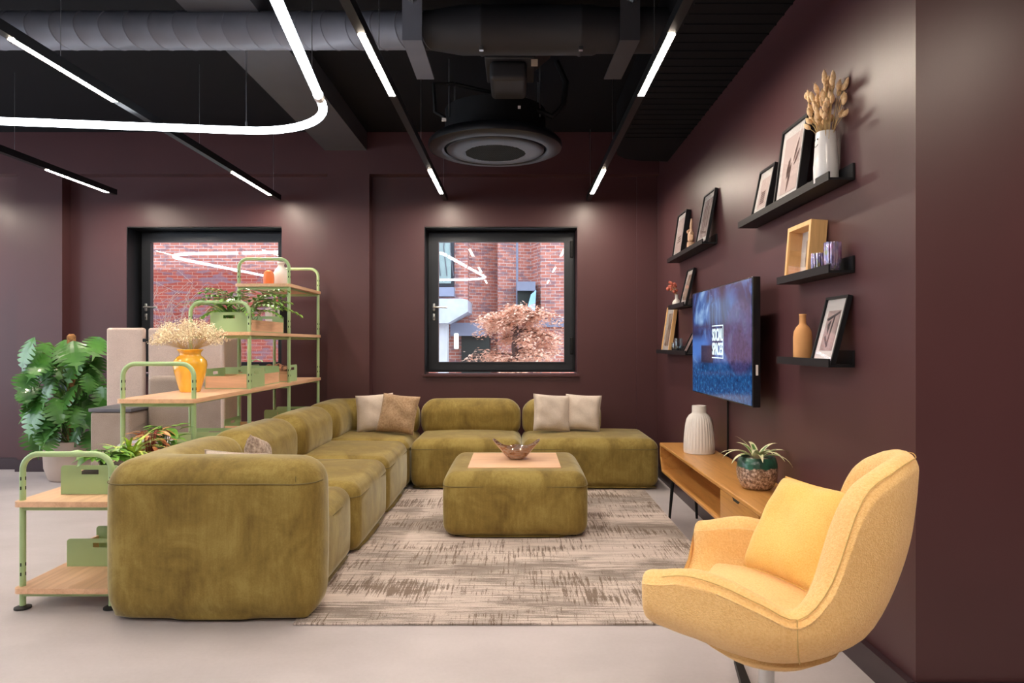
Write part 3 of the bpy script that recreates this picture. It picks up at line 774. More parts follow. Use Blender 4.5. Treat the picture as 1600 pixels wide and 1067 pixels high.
LEAFY = [(pi*.98, .19, .95, 2.0), (pi*.86, .20, .75, 1.5), (pi*1.12, .17, .8, 1.9), (0.05, .21, .85, 1.7), (-.35, .19, .7, 2.0), (.5, .17, .95, 2.0),
         (pi*1.35, .18, 1.1, 1.7), (-pi*.32, .18, 1.0, 2.0), (pi*.5, .16, 1.25, 1.6), (pi*.7, .15, 1.2, 1.4), (-pi*.55, .16, .9, 1.8), (pi*.95, .16, 1.35, 1.0), (0.3, .15, 1.3, 1.5), (pi*1.6, .14, 1.2, 1.8)]
for az, L, up, dr_ in LEAFY:
    p = (c[0]+.012*cos(az), c[1]+.012*sin(az), c[2]+.14)
    stripes.strap(p, az, L, .034, up, dr_, 10, .22)
    core.strap((p[0], p[1], p[2]+.0014), az, L*.97, .017, up, dr_, 10, .22)
stripes.build('leaf_margins', plain('cream_leaf_edge', (.72, .72, .45), .45), t, ang=0)
tag(core.build('leaf_centres', leafmat('deep_green_leaf', (.06, .16, .04), (.16, .3, .09), 20), t, ang=0), 'green centre bands of the striped leaves')

# ------------------------------------------------------------ television
t = thing('television', 'wall-mounted flat television showing a blue picture with white lettering', 'television', (1.22, 4.18, 1.26))
TX, TY0, TY1, TZ0, TZ1 = 1.22, 3.574, 4.79, .918, 1.60
MB().rbox(TX+.003, TX+.045, TY0, TY1, TZ0, TZ1, .004).build('casing', plain('glossy_black_plastic', (.01, .01, .012), .25), t)
MB().rbox(TX+.045, TX+.075, TY0+.2, TY1-.2, TZ0+.1, TZ1-.12, .015).build('rear_bulge', 'black', t)
MB().box(TX+.075, wallx(4.2)-.003, 4.0, 4.36, 1.15, 1.40).build('wall_mount', 'blackmetal', t, False)
sc = NT('screen_picture'); sc.color((0, 0, 0)); sc.set(Roughness=.12)
# local coords of the screen: y grows away from the camera, z up
sx = sc.n.new('ShaderNodeSeparateXYZ'); sc.l.new(sc.tc.outputs['Object'], sx.inputs[0])
u = sc.math('MULTIPLY', sx.outputs[1], -1/1.216); v = sc.math('MULTIPLY', sx.outputs[2], 1/.682)   # -.5 .. .5
nn = sc.noise(sc.map((1, 2.2, 2.2)), 1.7, 4, .55, .8); fine = sc.noise(sc.map((1, 14, 18)), 2.2, 5, .7, .5)
base = sc.ramp(nn, [(.36, (.008, .012, .05)), (.48, (.015, .04, .16)), (.58, (.05, .16, .5)), (.70, (.35, .6, 1))])
low = sc.math('MULTIPLY', sc.math('SUBTRACT', -.14, v), 8, True)
base = sc.mix(low, base, sc.ramp(fine, [(.35, (.0, .03, .14)), (.55, (.01, .12, .38)), (.72, (.12, .42, .75))]))
du = sc.math('SUBTRACT', u, .33); dv = sc.math('MULTIPLY', sc.math('SUBTRACT', v, .04), .75)
dd = sc.math('ADD', sc.math('MULTIPLY', du, du), sc.math('MULTIPLY', dv, dv))
blob = sc.math('MULTIPLY', sc.math('SUBTRACT', .058, dd), 60, True)
base = sc.mix(sc.math('MULTIPLY', blob, .8), base, sc.ramp(fine, [(.35, (.025, .02, .09)), (.7, (.12, .08, .26))]))
def rect(u0, u1, v0, v1, k=80):
    a = sc.math('MULTIPLY', sc.math('SUBTRACT', u, u0), k, True); b_ = sc.math('MULTIPLY', sc.math('SUBTRACT', u1, u), k, True)
    c_ = sc.math('MULTIPLY', sc.math('SUBTRACT', v, v0), k, True); d_ = sc.math('MULTIPLY', sc.math('SUBTRACT', v1, v), k, True)
    return sc.math('MULTIPLY', sc.math('MULTIPLY', a, b_), sc.math('MULTIPLY', c_, d_))
base = sc.mix(sc.math('MULTIPLY', rect(-.6, -.12, -.2, .08, 12), .85), base, (.09, .28, .85))
base = sc.mix(sc.math('MULTIPLY', rect(-.6, -.12, .1, .2, 20), .8), base, (.05, .035, .12))
base = sc.mix(sc.math('MULTIPLY', rect(-.32, -.08, -.2, -.02, 60), .95), base, (.012, .015, .05))
for u0 in (-.16, -.10, -.03, .02): base = sc.mix(sc.math('MULTIPLY', rect(u0, u0+.012, .12, .36 if u0 > -.12 else .5, 120), .7), base, (.2, .4, .8))
base = sc.mix(sc.math('MULTIPLY', rect(.1, .25, .3, .5, 10), .7), base, (.08, .3, .75))
sc.l.new(base, sc.b.inputs['Emission Color']); sc.b.inputs['Emission Strength'].default_value = .42
scr = thing('dummy', None, None, (0, 0, 0)); bpy.data.objects.remove(scr)
so = MB().box(-.001, .001, -.608+.008, .608-.008, -.341+.008, .341-.008).build('screen', sc.m, None, False)
so.parent = t; so.location = (TX+.0015-1.22, (TY0+TY1)/2-4.18, (TZ0+TZ1)/2-1.26)
lw = emit('screen_lettering', (.75, .92, 1), .75)
def text_mesh(name, s, mat, loc, w_, h, rotz, parent, off=.02):
    cu = bpy.data.curves.new(name, 'FONT'); cu.body = s; cu.align_x = 'CENTER'; cu.align_y = 'CENTER'; cu.size = 1; cu.offset = off; cu.extrude = .001
    o = bpy.data.objects.new(name, cu); C.objects.link(o); bpy.context.view_layer.update()
    me = bpy.data.meshes.new_from_object(o.evaluated_get(bpy.context.evaluated_depsgraph_get()))
    bpy.data.objects.remove(o)
    xs = [p.co.x for p in me.vertices]; ys = [p.co.y for p in me.vertices]
    for p in me.vertices:
        x = (p.co.x-(min(xs)+max(xs))/2)/(max(xs)-min(xs))*w_; y = (p.co.y-(min(ys)+max(ys))/2)/(max(ys)-min(ys))*h
        z = p.co.z; p.co = (x, -z, y)
    me.materials.clear(); me.materials.append(mat)
    o = bpy.data.objects.new(name, me); C.objects.link(o); o.parent = parent; o.location = loc; o.rotation_euler = (0, 0, rotz)
    return o
# lettering block sits left of centre on the screen; y of its middle
ly, lz = 4.19, 1.262
text_mesh('lettering', 'SOCIAL', lw, (TX-.001-1.22, ly-4.18, lz+.043-1.26), .215, .076, -pi/2, t, .012)
text_mesh('lettering', 'SPACES', lw, (TX-.001-1.22, ly-4.18, lz-.043-1.26), .215, .076, -pi/2, t, .012)
b = MB()
for z_ in (.098, -.098): b.box(TX-.0012, TX+.0004, ly-.115, ly+.115, lz+z_-.003, lz+z_+.003)
b.box(TX-.0012, TX+.0004, ly-.115, ly-.111, lz-.098, lz+.098)
b.build('lettering_border', lw, t, False)
MB().box(TX+.02, TX+.032, TY0-.001, TY0+.001, 1.085, 1.14).build('side_sticker', 'paper', t, False)
tag(MB().tube([(wallx(4.5)-.008, 4.45, .93), (wallx(4.5)-.008, 4.45, .40)], .006, 8).build('power_cable', 'black', None), 'thin dark cable hanging down the wall from the television to the bench', 'cable')

# ------------------------------------------------------------ armchair
CO = V((.75, 2.07, 0)); PH = R(28)
t = thing('armchair', 'yellow boucle wing armchair on a steel column in the right foreground', 'armchair', CO)
fw = V((-cos(PH), sin(PH), 0)); sd = V((-sin(PH), -cos(PH), 0))
def ch(a, b_, z): return CO+fw*a+sd*b_+V((0, 0, z))
half = [(.235, .352), (.155, .370), (.06, .38), (-.04, .372), (-.13, .345), (-.205, .30), (-.27, .235), (-.33, .155), (-.363, .07)]
path = half+[(-.37, 0)]+[(a, -b_) for a, b_ in reversed(half)]
rimh = [.625, .648, .640, .606, .575, .665, .868, .93, .952, .95]; rimz = rimh+list(reversed(rimh[:-1]))
NP = len(path)
def interp(tab, s_):
    i = max(0, min(len(tab)-2, int(math.floor(s_)))); f = s_-i
    def cr(p0, p1, p2, p3): return .5*((2*p1)+(-p0+p2)*f+(2*p0-5*p1+4*p2-p3)*f*f+(-p0+3*p1-3*p2+p3)*f**3)
    g_ = lambda k: tab[max(0, min(len(tab)-1, k))]
    if isinstance(tab[0], tuple): return tuple(cr(g_(i-1)[q], g_(i)[q], g_(i+1)[q], g_(i+2)[q]) for q in range(2))
    return cr(g_(i-1), g_(i), g_(i+1), g_(i+2))
sidep = [(.30, .30), (.33, .25), (.355, .20), (.385, .13), (.42, .075), (.455, .03), (.50, .006), (.6, 0), (1.0, .0)]
backp = [(.30, .32), (.325, .25), (.37, .172), (.44, .105), (.535, .045), (.62, .015), (.71, -.01), (.85, -.025), (1, -.03)]
def inward(tab, z):
    for i in range(len(tab)-1):
        if z <= tab[i+1][0]:
            f = (z-tab[i][0])/(tab[i+1][0]-tab[i][0]); return tab[i][1]+(tab[i+1][1]-tab[i][1])*max(0, f)
    return tab[-1][1]
vs = []; fs = []; rings = 0; NL = 12
ss = [0]*5+[i*.25 for i in range(1, (NP-1)*4)]+[NP-1]*5
capu = [1, .93, .75, .5, .25]+[0]*((NP-1)*4-1)+[.25, .5, .75, .93, 1]
rimcurve = []
for s_, cu_ in zip(ss, capu):
    a, b_ = interp(path, s_); a2, b2_ = interp(path, min(NP-1, s_+.05)); a1, b1_ = interp(path, max(0, s_-.05))
    tx_, ty_ = a2-a1, b2_-b1_; l = math.hypot(tx_, ty_); nx, ny = -ty_/l, tx_/l     # candidate normal
    if nx*(a+.02)+ny*b_ > 0: nx, ny = -nx, -ny                      # inward
    if s_ < .6: nx, ny = 0.05, -1
    if s_ > NP-1.6: nx, ny = 0.05, 1
    back = max(0, min(1, 1-abs(s_-(NP-1)/2)/4.2)); back = back*back*(3-2*back)
    front = max(0, 1-min(s_, NP-1-s_)/3.5)
    zt = interp(rimz, s_); th = .095+(-.022)*back
    k = max(0, 1-cu_**3)**(1/3); ext = .05*cu_*(1 if s_ < 1 else (1 if s_ > 1 else 0))
    drop = .035*(1-k); zlow = .315+.045*front**1.5
    th_ = th*(.12+.88*k)
    zs = [zlow+(zt-drop-zlow)*i/NL for i in range(NL+1)]
    ring_ = []
    mid = []
    for i, z in enumerate(zs):
        zq = .30+(z-zlow)*(zt-.30)/(zt-zlow)
        o_ = inward(sidep, zq)*(1-back)+inward(backp, zq)*back
        if z < zlow+.12: z = z+(1-k)*.05*(1-(z-zlow)/.12)
        mid.append((o_+th/2, z))
    hw = th_/2
    outer = [(m_[0]-hw, m_[1]) for m_ in mid[:-1]]; top = []
    m_ = mid[-1]
    for q in range(5):
        an = pi*q/4; top.append((m_[0]-hw*cos(an), m_[1]-hw+hw*sin(an)))
    inner = [(m_[0]+hw, m_[1]) for m_ in reversed(mid[:-1])]
    sec = outer+top+inner
    for (o_, z) in sec:
        vs.append(ch(a+nx*o_+ext, b_+ny*o_, z))
    if cu_ == 0: rimcurve.append(ch(a+nx*(m_[0]-hw*.75), b_+ny*(m_[0]-hw*.75), m_[1]-hw*.30))
    rings += 1
K_ = len(sec)
for i in range(rings-1):
    for k in range(K_): fs.append((i*K_+k, (i+1)*K_+k, (i+1)*K_+(k+1) % K_, i*K_+(k+1) % K_))
fs += [tuple(range(K_)), tuple(reversed(range((rings-1)*K_, rings*K_)))]
sub(MB().add(vs, fs).build('shell', 'boucle', t, ang=0))
MB().tube([p for p in rimcurve], .0015, 6).build('piping', plain('mustard_piping', (.6, .38, .13), .9), t)
M_ch = Matrix.Translation(CO) @ Matrix(((fw.x, sd.x, 0, 0), (fw.y, sd.y, 0, 0), (0, 0, 1, 0), (0, 0, 0, 1)))
MB().rbox(-.15, .21, -.245, .245, .44, .50, .028, 4, 6, (.0, .0, .015), mat=M_ch).build('seat_cushion', 'boucle', t, ang=0)
MB().lathe([(.01, .292), (.06, .295), (.14, .33), (.2, .37), (.15, .40), (.01, .40)], 32, tuple(CO)).build('underside', 'boucle', t, ang=0)
# seam where arm meets back on the outside
pts = []
for z in (.43, .46, .50, .54, .565):
    a, b_ = interp(path, 3.9); o_ = inward(sidep, z)*.93+inward(backp, z)*.07
    pts.append(ch(a, b_-o_+.001, z))
MB().tube(pts, .002, 6).build('side_seam', plain('mustard_seam', (.7, .45, .17), .9), t)
MB().tube([tuple(CO+V((0, 0, .03))), tuple(CO+V((0, 0, .30)))], .023, 24).build('column', 'steel', t)
for k in range(4):
    an = R(80+90*k); d = V((cos(an), sin(an), 0)); s_ = V((-sin(an), cos(an), 0))
    b = MB(); P = CO
    vv = []
    for q, (rr, ww, z0, z1) in enumerate(((.0, .026, .012, .055), (.2, .02, .010, .045), (.62, .013, .006, .028))):
        for w_, z in ((-ww, z0), (ww, z0), (ww, z1), (-ww, z1)): vv.append(P+d*rr+s_*w_+V((0, 0, z)))
    b.add(vv, [(0, 3, 2, 1), (8, 9, 10, 11)]+[(i*4+j, i*4+(j+1) % 4, (i+1)*4+(j+1) % 4, (i+1)*4+j) for i in range(2) for j in range(4)])
    lg = b.build('base_leg', 'blackmetal', t, False)
    MB().lathe([(.012, .0), (.012, .008)], 12, tuple(P+d*.6)).build('glide', 'rubber', lg)
pl = pillow(.34, .15, 'yellow', (.9145, 2.199, .645), (R(-33), 0, R(-67.5)), 'soft yellow square pillow resting in the boucle armchair', None, 12)
# ------------------------------------------------------------ picture ledges
def ledge(y0, y1, zb, label):
    t = thing('picture_ledge', label, 'shelf', (wallx(y0), y0, zb), 'black picture ledges on the right wall', (0, 0, -math.atan(.0095)))
    L = y1-y0
    MB().box(-.104, -.003, 0, L, 0, .01).build('tray', 'ledge', t, False, False)
    MB().box(-.107, -.1, 0, L, 0, .034).build('front_lip', 'ledge', t, False, False)
    MB().box(-.01, -.002, 0, L, 0, .068).build('back_rail', 'ledge', t, False, False)
    return t
Z1, Z2, Z3, Z4, Z5, Z6 = 1.907, 1.535, 1.155, 1.936, 1.538, 1.163
ledge(2.755, 3.92, Z1, 'long black picture ledge at top right holding the white vase of bunny tails')
ledge(2.755, 3.32, Z2, 'short black picture ledge holding the deep wooden frame and two ribbed tumblers')
ledge(2.755, 3.32, Z3, 'short black picture ledge holding the orange bottle, lowest on the right')
ledge(4.71, 5.86, Z4, 'long black picture ledge at top left holding the wooden hand')
ledge(5.26, 5.81, Z5, 'short black picture ledge holding the little vase of red berries')
ledge(5.20, 6.34, Z6, 'long black picture ledge lowest on the left, partly behind the television')

def picture(yc, w_, h, z, dep, fmat, fw_, mount, art, label, cat='picture', base=.092, ms=None, shapes=()):
    wx = wallx(yc); al = math.asin(max(.02, (base-.004-dep))/h)
    t = thing('framed_picture', label, 'picture', (wx-base, yc, z+.0105+.0), 'framed pictures leaning on the wall ledges', (-al, 0, -pi/2))
    f = MB()
    f.box(-w_/2, w_/2, 0, dep, 0, fw_).box(-w_/2, w_/2, 0, dep, h-fw_, h).box(-w_/2, -w_/2+fw_, 0, dep, fw_, h-fw_).box(w_/2-fw_, w_/2, 0, dep, fw_, h-fw_)
    f.build('frame', fmat, t, False, False)
    rec = dep-.008 if dep > .05 else .010
    mo = MB().box(-w_/2+fw_, w_/2-fw_, rec, dep-.001, fw_, h-fw_).build('mount', 'paper', t, False, False)
    mx, mz = mount
    MB().box(-w_/2+mx, w_/2-mx, rec-.0015, rec-.0002, mz, h-mz).build('print', art, mo, False, False)
    for poly, mat in shapes:
        MB().prism([(x*(w_/2-mx), h/2+zz*(h/2-mz)) for x, zz in poly], rec-.003, rec-.0016).build('print_motif', mat, mo, False, False)
    MB().box(-w_/2+fw_, w_/2-fw_, .004, .006, fw_, h-fw_).build('glass', 'pglass', t, False, False)
    return t
def artmat(name, stops, sc=6):
    t_ = NT(name); t_.set(Roughness=.6); t_.color(t_.ramp(t_.noise(t_.map((1, 1, .5)), sc, 3, .5, .6), stops)); return t_.m
pink = artmat('blush_print', [(.35, (.60, .47, .45)), (.65, (.70, .58, .56))], 2)
mauve = artmat('mauve_print', [(.35, (.25, .18, .18)), (.5, (.42, .31, .31)), (.65, (.55, .45, .44))], 9)
sepia = artmat('sepia_print', [(.35, (.16, .10, .07)), (.5, (.42, .3, .22)), (.65, (.75, .68, .62))], 14)
dkm = plain('umber_ink', (.16, .09, .08), .6, var=.3, scale=40); dkg = plain('dark_ink', (.06, .045, .05), .6)
def leafp(cx, cz, a, L, W):
    out = []
    for i in range(10):
        u = i/9; out.append((u*L, W*sin(pi*u)))
    for i in range(8, 0, -1):
        u = i/9; out.append((u*L, -W*sin(pi*u)))
    return [(cx+x*cos(a)-y*sin(a), cz+x*sin(a)+y*cos(a)) for x, y in out]
hand_like = [(leafp(-.2, -.95, 1.25, 1.0, .12), dkm), (leafp(-.35, -.5, 1.2, .75, .14), dkm), (leafp(-.1, -.55, 1.75, .7, .13), dkm), (leafp(.75, .75, 4.2, .85, .09), dkm), (leafp(.95, .35, 3.9, .7, .08), dkm)]
lines = [([(-.5, .15), (-.4, .15), (-.4, .1), (-.5, .1)], dkm)]+[([(-.45, .05-.14*i), (.5, .09-.14*i), (.5, .02-.14*i), (-.45, -.02-.14*i)], dkm) for i in range(6)]
shard = [([(-.9, .55), (-.8, .62), (.95, .95), (.95, .85), (-.7, .5)], dkg), ([(.15, .7), (.3, .75), (.05, -.75), (-.1, -.7)], dkg), ([(-.7, -.35), (-.55, -.25), (.15, -.75), (.0, -.85)], dkg), ([(-.6, .3), (-.2, .5), (-.35, -.2)], dkg)]
seat = [([(-.55, -.6), (-.45, -.6), (-.35, .7), (-.45, .7)], dkm), ([(-.1, -.7), (.0, -.7), (.05, .8), (-.05, .8)], dkm), ([(.4, -.5), (.5, -.5), (.45, .6), (.35, .6)], dkm), ([(-.7, -.55), (.7, -.75), (.7, -.85), (-.7, -.7)], dkm)]
picture(3.65, .225, .275, Z1, .032, 'ledge', .012, (.052, .055), pink, 'smaller black-framed print with lines of marks on the top right ledge', shapes=lines)
picture(3.27, .295, .385, Z1, .038, 'ledge', .013, (.05, .055), pink, 'large black-framed print of hands beside the white vase of bunny tails', shapes=hand_like)
picture(3.13, .26, .25, Z2, .072, 'framewood', .02, (.075, .065), sepia, 'deep pale wood box frame next to two ribbed tumblers', base=.094)
picture(2.865, .2, .292, Z3, .02, 'ledge', .01, (.045, .06), mauve, 'black frame with a wide white mount and dark angular print beside the orange bottle', base=.096, shapes=shard)
picture(5.60, .30, .375, Z4, .035, 'ledge', .012, (.045, .05), pink, 'black-framed pink print left of the wooden hand', shapes=lines[2:5])
picture(4.83, .285, .375, Z4, .02, 'ledge', .010, (.042, .05), mauve, 'black-framed mauve print right of the wooden hand', shapes=seat)
picture(5.38, .21, .295, Z5, .02, 'ledge', .010, (.04, .045), sepia, 'tall narrow-looking black frame beside the little vase of red berries')
picture(6.05, .30, .405, Z6, .03, 'framewood', .016, (.075, .06), sepia, 'pale wood-framed picture at the far left end of the lowest ledge')
picture(5.31, .13, .18, Z6, .012, 'ledge', .008, (.012, .014), mauve, 'very small dark frame half hidden behind the television edge', base=.096)

# white jug with bunny tails
t = thing('flower_vase', 'white cylindrical vase with a tiny drawn face holding dried bunny tail grass', 'vase', (1.297, 2.89, Z1+.0105))
c = (1.297, 2.89, Z1+.0105)
MB().lathe([(.02, 0), (.047, .0), (.0495, .006), (.049, .08), (.044, .16), (.0405, .218), (.0385, .22), (.037, .215), (.04, .16), (.044, .02)], 40, c).build('body', 'white', t, ang=50)
b = MB(); R0 = .047
def onv(a, z): rr = .0492-.0085*max(0, z-.08)/.14; return (c[0]+rr*cos(a), c[1]+rr*sin(a), c[2]+z)
for a in (pi*1.09, pi*.93): b.ball(onv(a, .188), .0035, 8)
b.tube([onv(pi*1.01+.36*k, .165-.007*(1-k*k)) for k in [-1+i*.2 for i in range(11)]], .0013, 5)
b.ball(onv(pi*1.14, .02), .004, 6)
b.build('drawn_face', 'slot', t)
random.seed(21); st = MB(); hd = MB()
for i in range(66):
    a = random.random()*2*pi; sp_ = random.random()**.6*.10; z = random.uniform(.30, .47)*(1-.5*sp_)
    if i < 10: a = pi+random.uniform(-1.2, 1.2)+pi/2*0; 
    dx, dy = sp_*cos(a)*.62, sp_*sin(a)*1.25
    if dx > .042: dx = .042
    p0 = V((c[0]+dx*.2, c[1]+dy*.2, c[2]+.10)); p1 = V((c[0]+dx*.45, c[1]+dy*.5, c[2]+.215)); p2 = V((c[0]+dx, c[1]+dy, c[2]+z-.04))
    st.tube([p0, p1, p1.lerp(p2, .5)+V((0, 0, .006)), p2], .0011, 4)
    d = (p2-p1).normalized()+V((random.gauss(0, .12), random.gauss(0, .12), 0)); d.normalize(); L = random.uniform(.034, .05); pts = [p2+d*(L*q/6) for q in range(7)]
    hd.tube(pts, [.004, .0086, .0104, .0104, .009, .006, .002], 7)
    for q in range(14):
        aa = random.random()*6.28; s_ = V((cos(aa), sin(aa), .9)).normalized(); base = p2+d*(L*random.uniform(.1, .95))
        hd.add([base+V((.0006, 0, 0)), base-V((.0006, 0, 0)), base+s_*.014], [(0, 1, 2)])
st.build('stems', 'straw', t); hd.build('bunny_tail_heads', 'bunny', t, ang=0)
# bottle
tag(MB().lathe([(.02, 0), (.037, 0), (.0405, .006), (.041, .06), (.041, .115), (.038, .14), (.028, .16), (.017, .172), (.0145, .18), (.0145, .214), (.0165, .217), (.0155, .22), (.011, .217), (.011, .15)], 40, (wallx(3.1)-.052, 3.145, Z3+.0105)).build('bottle', 'terra', None, ang=50),
    'matt orange clay bottle with a short neck on the lowest right ledge', 'bottle')
# tumblers
def tumbler(x, y, z, r, h, mat, label, n=72, rib=.0012):
    o = MB().lathe([(.01, 0), (r*.6, 0), (r*.75, h*.05), (r*.95, h*.3), (r, h*.55), (r*.97, h), (r*.9, h), (r*.93, h*.5), (r*.85, h*.25), (r*.5, h*.1), (.005, h*.09)], n, (x, y, z), fn=lambda rr, zz, a: rr+(rib*cos(18*a) if rr > r*.7 else 0)).build('tumbler', mat, None, ang=50)
    return tag(o, label, 'glass', 'glass tumblers on the wall ledges')
tumbler(wallx(2.8)-.055, 2.835, Z2+.0105, .034, .122, 'irid', 'taller iridescent ribbed glass tumbler beside the deep wood frame')
tumbler(wallx(2.9)-.062, 2.955, Z2+.0105, .029, .092, 'irid', 'shorter iridescent ribbed glass tumbler touching the deep wood frame')
tumbler(wallx(5.8)-.05, 5.80, Z6+.0105, .032, .085, 'glassware', 'clear green-tinted tumbler next to the pale wood frame, lowest left ledge', 24, 0)
tumbler(wallx(5.6)-.055, 5.66, Z6+.0105, .036, .12, 'glassware', 'taller smoky tumbler left of the very small dark frame', 24, 0)
# berries vase
t = thing('bud_vase', 'small cream bud vase with dried red and pink berries on the short ledge', 'vase', (wallx(5.7)-.055, 5.72, Z5+.0105))
c = (wallx(5.7)-.055, 5.72, Z5+.0105)
MB().lathe([(.01, 0), (.03, 0), (.038, .015), (.038, .04), (.026, .06), (.014, .075), (.014, .105), (.017, .112), (.011, .11)], 28, c).build('body', 'chalk', t, ang=50)
random.seed(3); b = MB(); s2 = MB()
for i in range(16):
    px = random.uniform(-.11, .0); py = random.uniform(-.06, .14); pz = random.uniform(.13, .21)
    q = (c[0]+px*.75, c[1]+py, c[2]+pz); b.ball(q, random.uniform(.010, .017), 6); s2.tube([(c[0], c[1], c[2]+.09), (c[0]+px*.3, c[1]+py*.3, c[2]+.13), q], .001, 4)
s2.build('stems', 'straw', t); b.build('berries', 'berry', t)
# wooden hand
t = thing('wooden_hand', 'jointed pale wooden model hand standing between two frames on the top left ledge', 'ornament', (wallx(5.3)-.06, 5.22, Z4+.0105))
c = V((wallx(5.3)-.06, 5.22, Z4+.0105)); hw_ = plain('pale_beech', (.78, .5, .32), .5)
MB().lathe([(.01, 0), (.029, 0), (.029, .07), (.027, .073), (.01, .075)], 24, tuple(c)).build('wrist', hw_, t)
MB().rbox(c.x-.02, c.x+.02, c.y-.033, c.y+.033, c.z+.076, c.z+.155, .018, 4, 3).build('palm', hw_, t)
for k, (dy, pts_) in enumerate(((-.024, [(0, 0, .15), (-.004, 0, .185), (.0, .004, .215), (.004, .010, .235)]), (-.008, [(0, 0, .155), (-.004, .002, .195), (0, .0, .225), (.004, -.004, .25)]),
                   (.010, [(0, 0, .152), (-.012, .002, .175), (-.02, .002, .165), (-.018, .002, .15)]), (.026, [(0, 0, .148), (-.012, .002, .168), (-.02, .002, .16), (-.018, .002, .145)]))):
    MB().tube([c+V((p[0], p[1]+dy, p[2])) for p in pts_], [.008, .0075, .007, .006], 8).build('finger', hw_, t)
MB().tube([c+V((0, -.03, .10)), c+V((-.004, -.052, .125)), c+V((-.004, -.066, .115)), c+V((-.004, -.062, .09)), c+V((-.004, -.05, .088))], [.009, .008, .0075, .007, .005], 8).build('thumb', hw_, t)

# ------------------------------------------------------------ green shelving unit
FY = [3.25, 4.075, 4.92, 5.775, 6.62]; LV = [.107, .512, .925, 1.335, 1.752]
FT = [.7285, 1.131, 1.547, 1.961, 1.969]; GX0, GX1 = -2.335, -1.915
t = thing('shelving_unit', 'stepped sage green tube shelving unit with pale oak boards running behind the sofa', 'shelving', (-2.12, 4.9, 0))
for i, (y, zt) in enumerate(zip(FY, FT)):
    r = .075; pts = [(GX0, y, .008)]
    for k in range(9):
        a = pi-k/8*pi/2; pts.append((GX0+r+r*cos(a), y, zt-r+r*sin(a)))
    for k in range(9):
        a = pi/2-k/8*pi/2; pts.append((GX1-r+r*cos(a), y, zt-r+r*sin(a)))
    pts.append((GX1, y, .008))
    f = MB().tube(pts, .0135, 12).build('end_frame', 'green', t)
    sl = MB()
    for lv in LV:
        if lv > zt: continue
        for xx in (GX0, GX1):
            for dz in (.05, .095, -.06 if False else .05): sl.box(xx-.003, xx+.003, y-.0142, y-.0125, lv+dz, lv+dz+.016)
            for dz in (.05, .095): sl.box(xx+.0125, xx+.0142, y-.003, y+.003, lv+dz, lv+dz+.016)
    sl.build('adjustment_slots', 'slot', f, False)
    for xx in (GX0, GX1): MB().lathe([(.02, 0), (.036, 0), (.036, .008), (.014, .013), (.012, .02)], 20, (xx, y, 0.0005)).build('foot', 'rubber', t)
def board(y0, y1, z, cut):
    x0, x1 = GX0-.022, GX1+.022; r = .03
    poly = []
    for cx, cy, a0 in ((x1-r, y1-r, 0), (x0+r, y1-r, pi/2), (x0+r, y0+r, pi), (x1-r, y0+r, 1.5*pi)):
        for k in range(5):
            a = a0+k/4*pi/2; poly.append((cx+r*cos(a), cy+r*sin(a)))
    o = MB().prism(poly, z-.025, z, axis='Z').build('shelf_board', 'oak', t, ang=30)
    rails = MB()
    for y in FY:
        if y0 < y < y1: rails.box(GX0, GX1, y-.009, y+.009, z-.047, z-.0255)
    for xx in (GX0+.03, GX1-.03): rails.box(xx-.012, xx+.012, y0+.05, y1-.05, z-.036, z-.0255)
    rails.build('shelf_rails', 'green', o, False)
for z, k0 in zip(LV, (0, 0, 1, 2, 3)): board(FY[k0]-.042, FY[4]+.042, z, 0)

def crate(x0, x1, y0, y1, z, label, ends='Y', h=.142, oak=.09):
    t = thing('storage_box', label, 'box', ((x0+x1)/2, (y0+y1)/2, z+.001), 'green and oak storage boxes in the shelving')
    z += .001
    def panel(a0, a1, p, axis):     # green end panel with a slot handle
        c_ = (a0+a1)/2; r = .018; hs_ = .042
        def rnd(x, s_): return [(x+s_*r*(1-cos(k/4*pi/2)) if False else x+s_*(r-r*sin(k/4*pi/2)), z+h-r+r*cos((4-k)/4*pi/2)*0+r*(1-cos(k/4*pi/2))*0) for k in range(1)]
        b = MB(); q0, q1 = (p-.0015, p+.0015)
        outer = []
        for k in range(6):
            a = pi-k/5*pi/2; outer.append((a0+r+r*cos(a), z+h-r+r*sin(a)))
        hz0, hz1 = z+h-.045, z+h-.022
        left = [(a0, z), *outer, (c_-hs_, z+h), (c_-hs_, z)]
        right = [(c_+hs_, z), (c_+hs_, z+h)]
        for k in range(6):
            a = pi/2-k/5*pi/2; right.append((a1-r+r*cos(a), z+h-r+r*sin(a)))
        right.append((a1, z))
        ax = 'Y' if axis == 'Y' else 'X'
        for pl in (left, right, [(c_-hs_, z), (c_-hs_, hz0), (c_+hs_, hz0), (c_+hs_, z)], [(c_-hs_, hz1), (c_-hs_, z+h), (c_+hs_, z+h), (c_+hs_, hz1)]):
            b.prism(pl, q0, q1, axis=ax)
        b.build('end_panel', 'green', t, False)
    if ends == 'Y':
        panel(x0, x1, y0+.0015, 'Y'); panel(x0, x1, y1-.0015, 'Y')
        for xx in (x0+.002, x1-.014): MB().box(xx, xx+.012, y0+.003, y1-.003, z+.006, z+oak).build('side_panel', 'oak', t, False)
    else:
        panel(y0, y1, x0+.0015, 'X'); panel(y0, y1, x1-.0015, 'X')
        for yy in (y0+.002, y1-.014): MB().box(x0+.003, x1-.003, yy, yy+.012, z+.006, z+oak).build('side_panel', 'oakx', t, False)
    MB().box(x0+.003, x1-.003, y0+.003, y1-.003, z, z+.006).build('bottom_panel', 'green', t, False)
    return t
crate(-2.235, -1.95, 3.37, 4.03, LV[1], 'long green planter box of mixed leafy plants behind the nearest shelf hoop')
crate(-2.31, -1.96, 3.53, 3.78, LV[0], 'green box on the lowest board, half hidden behind the sofa arm')
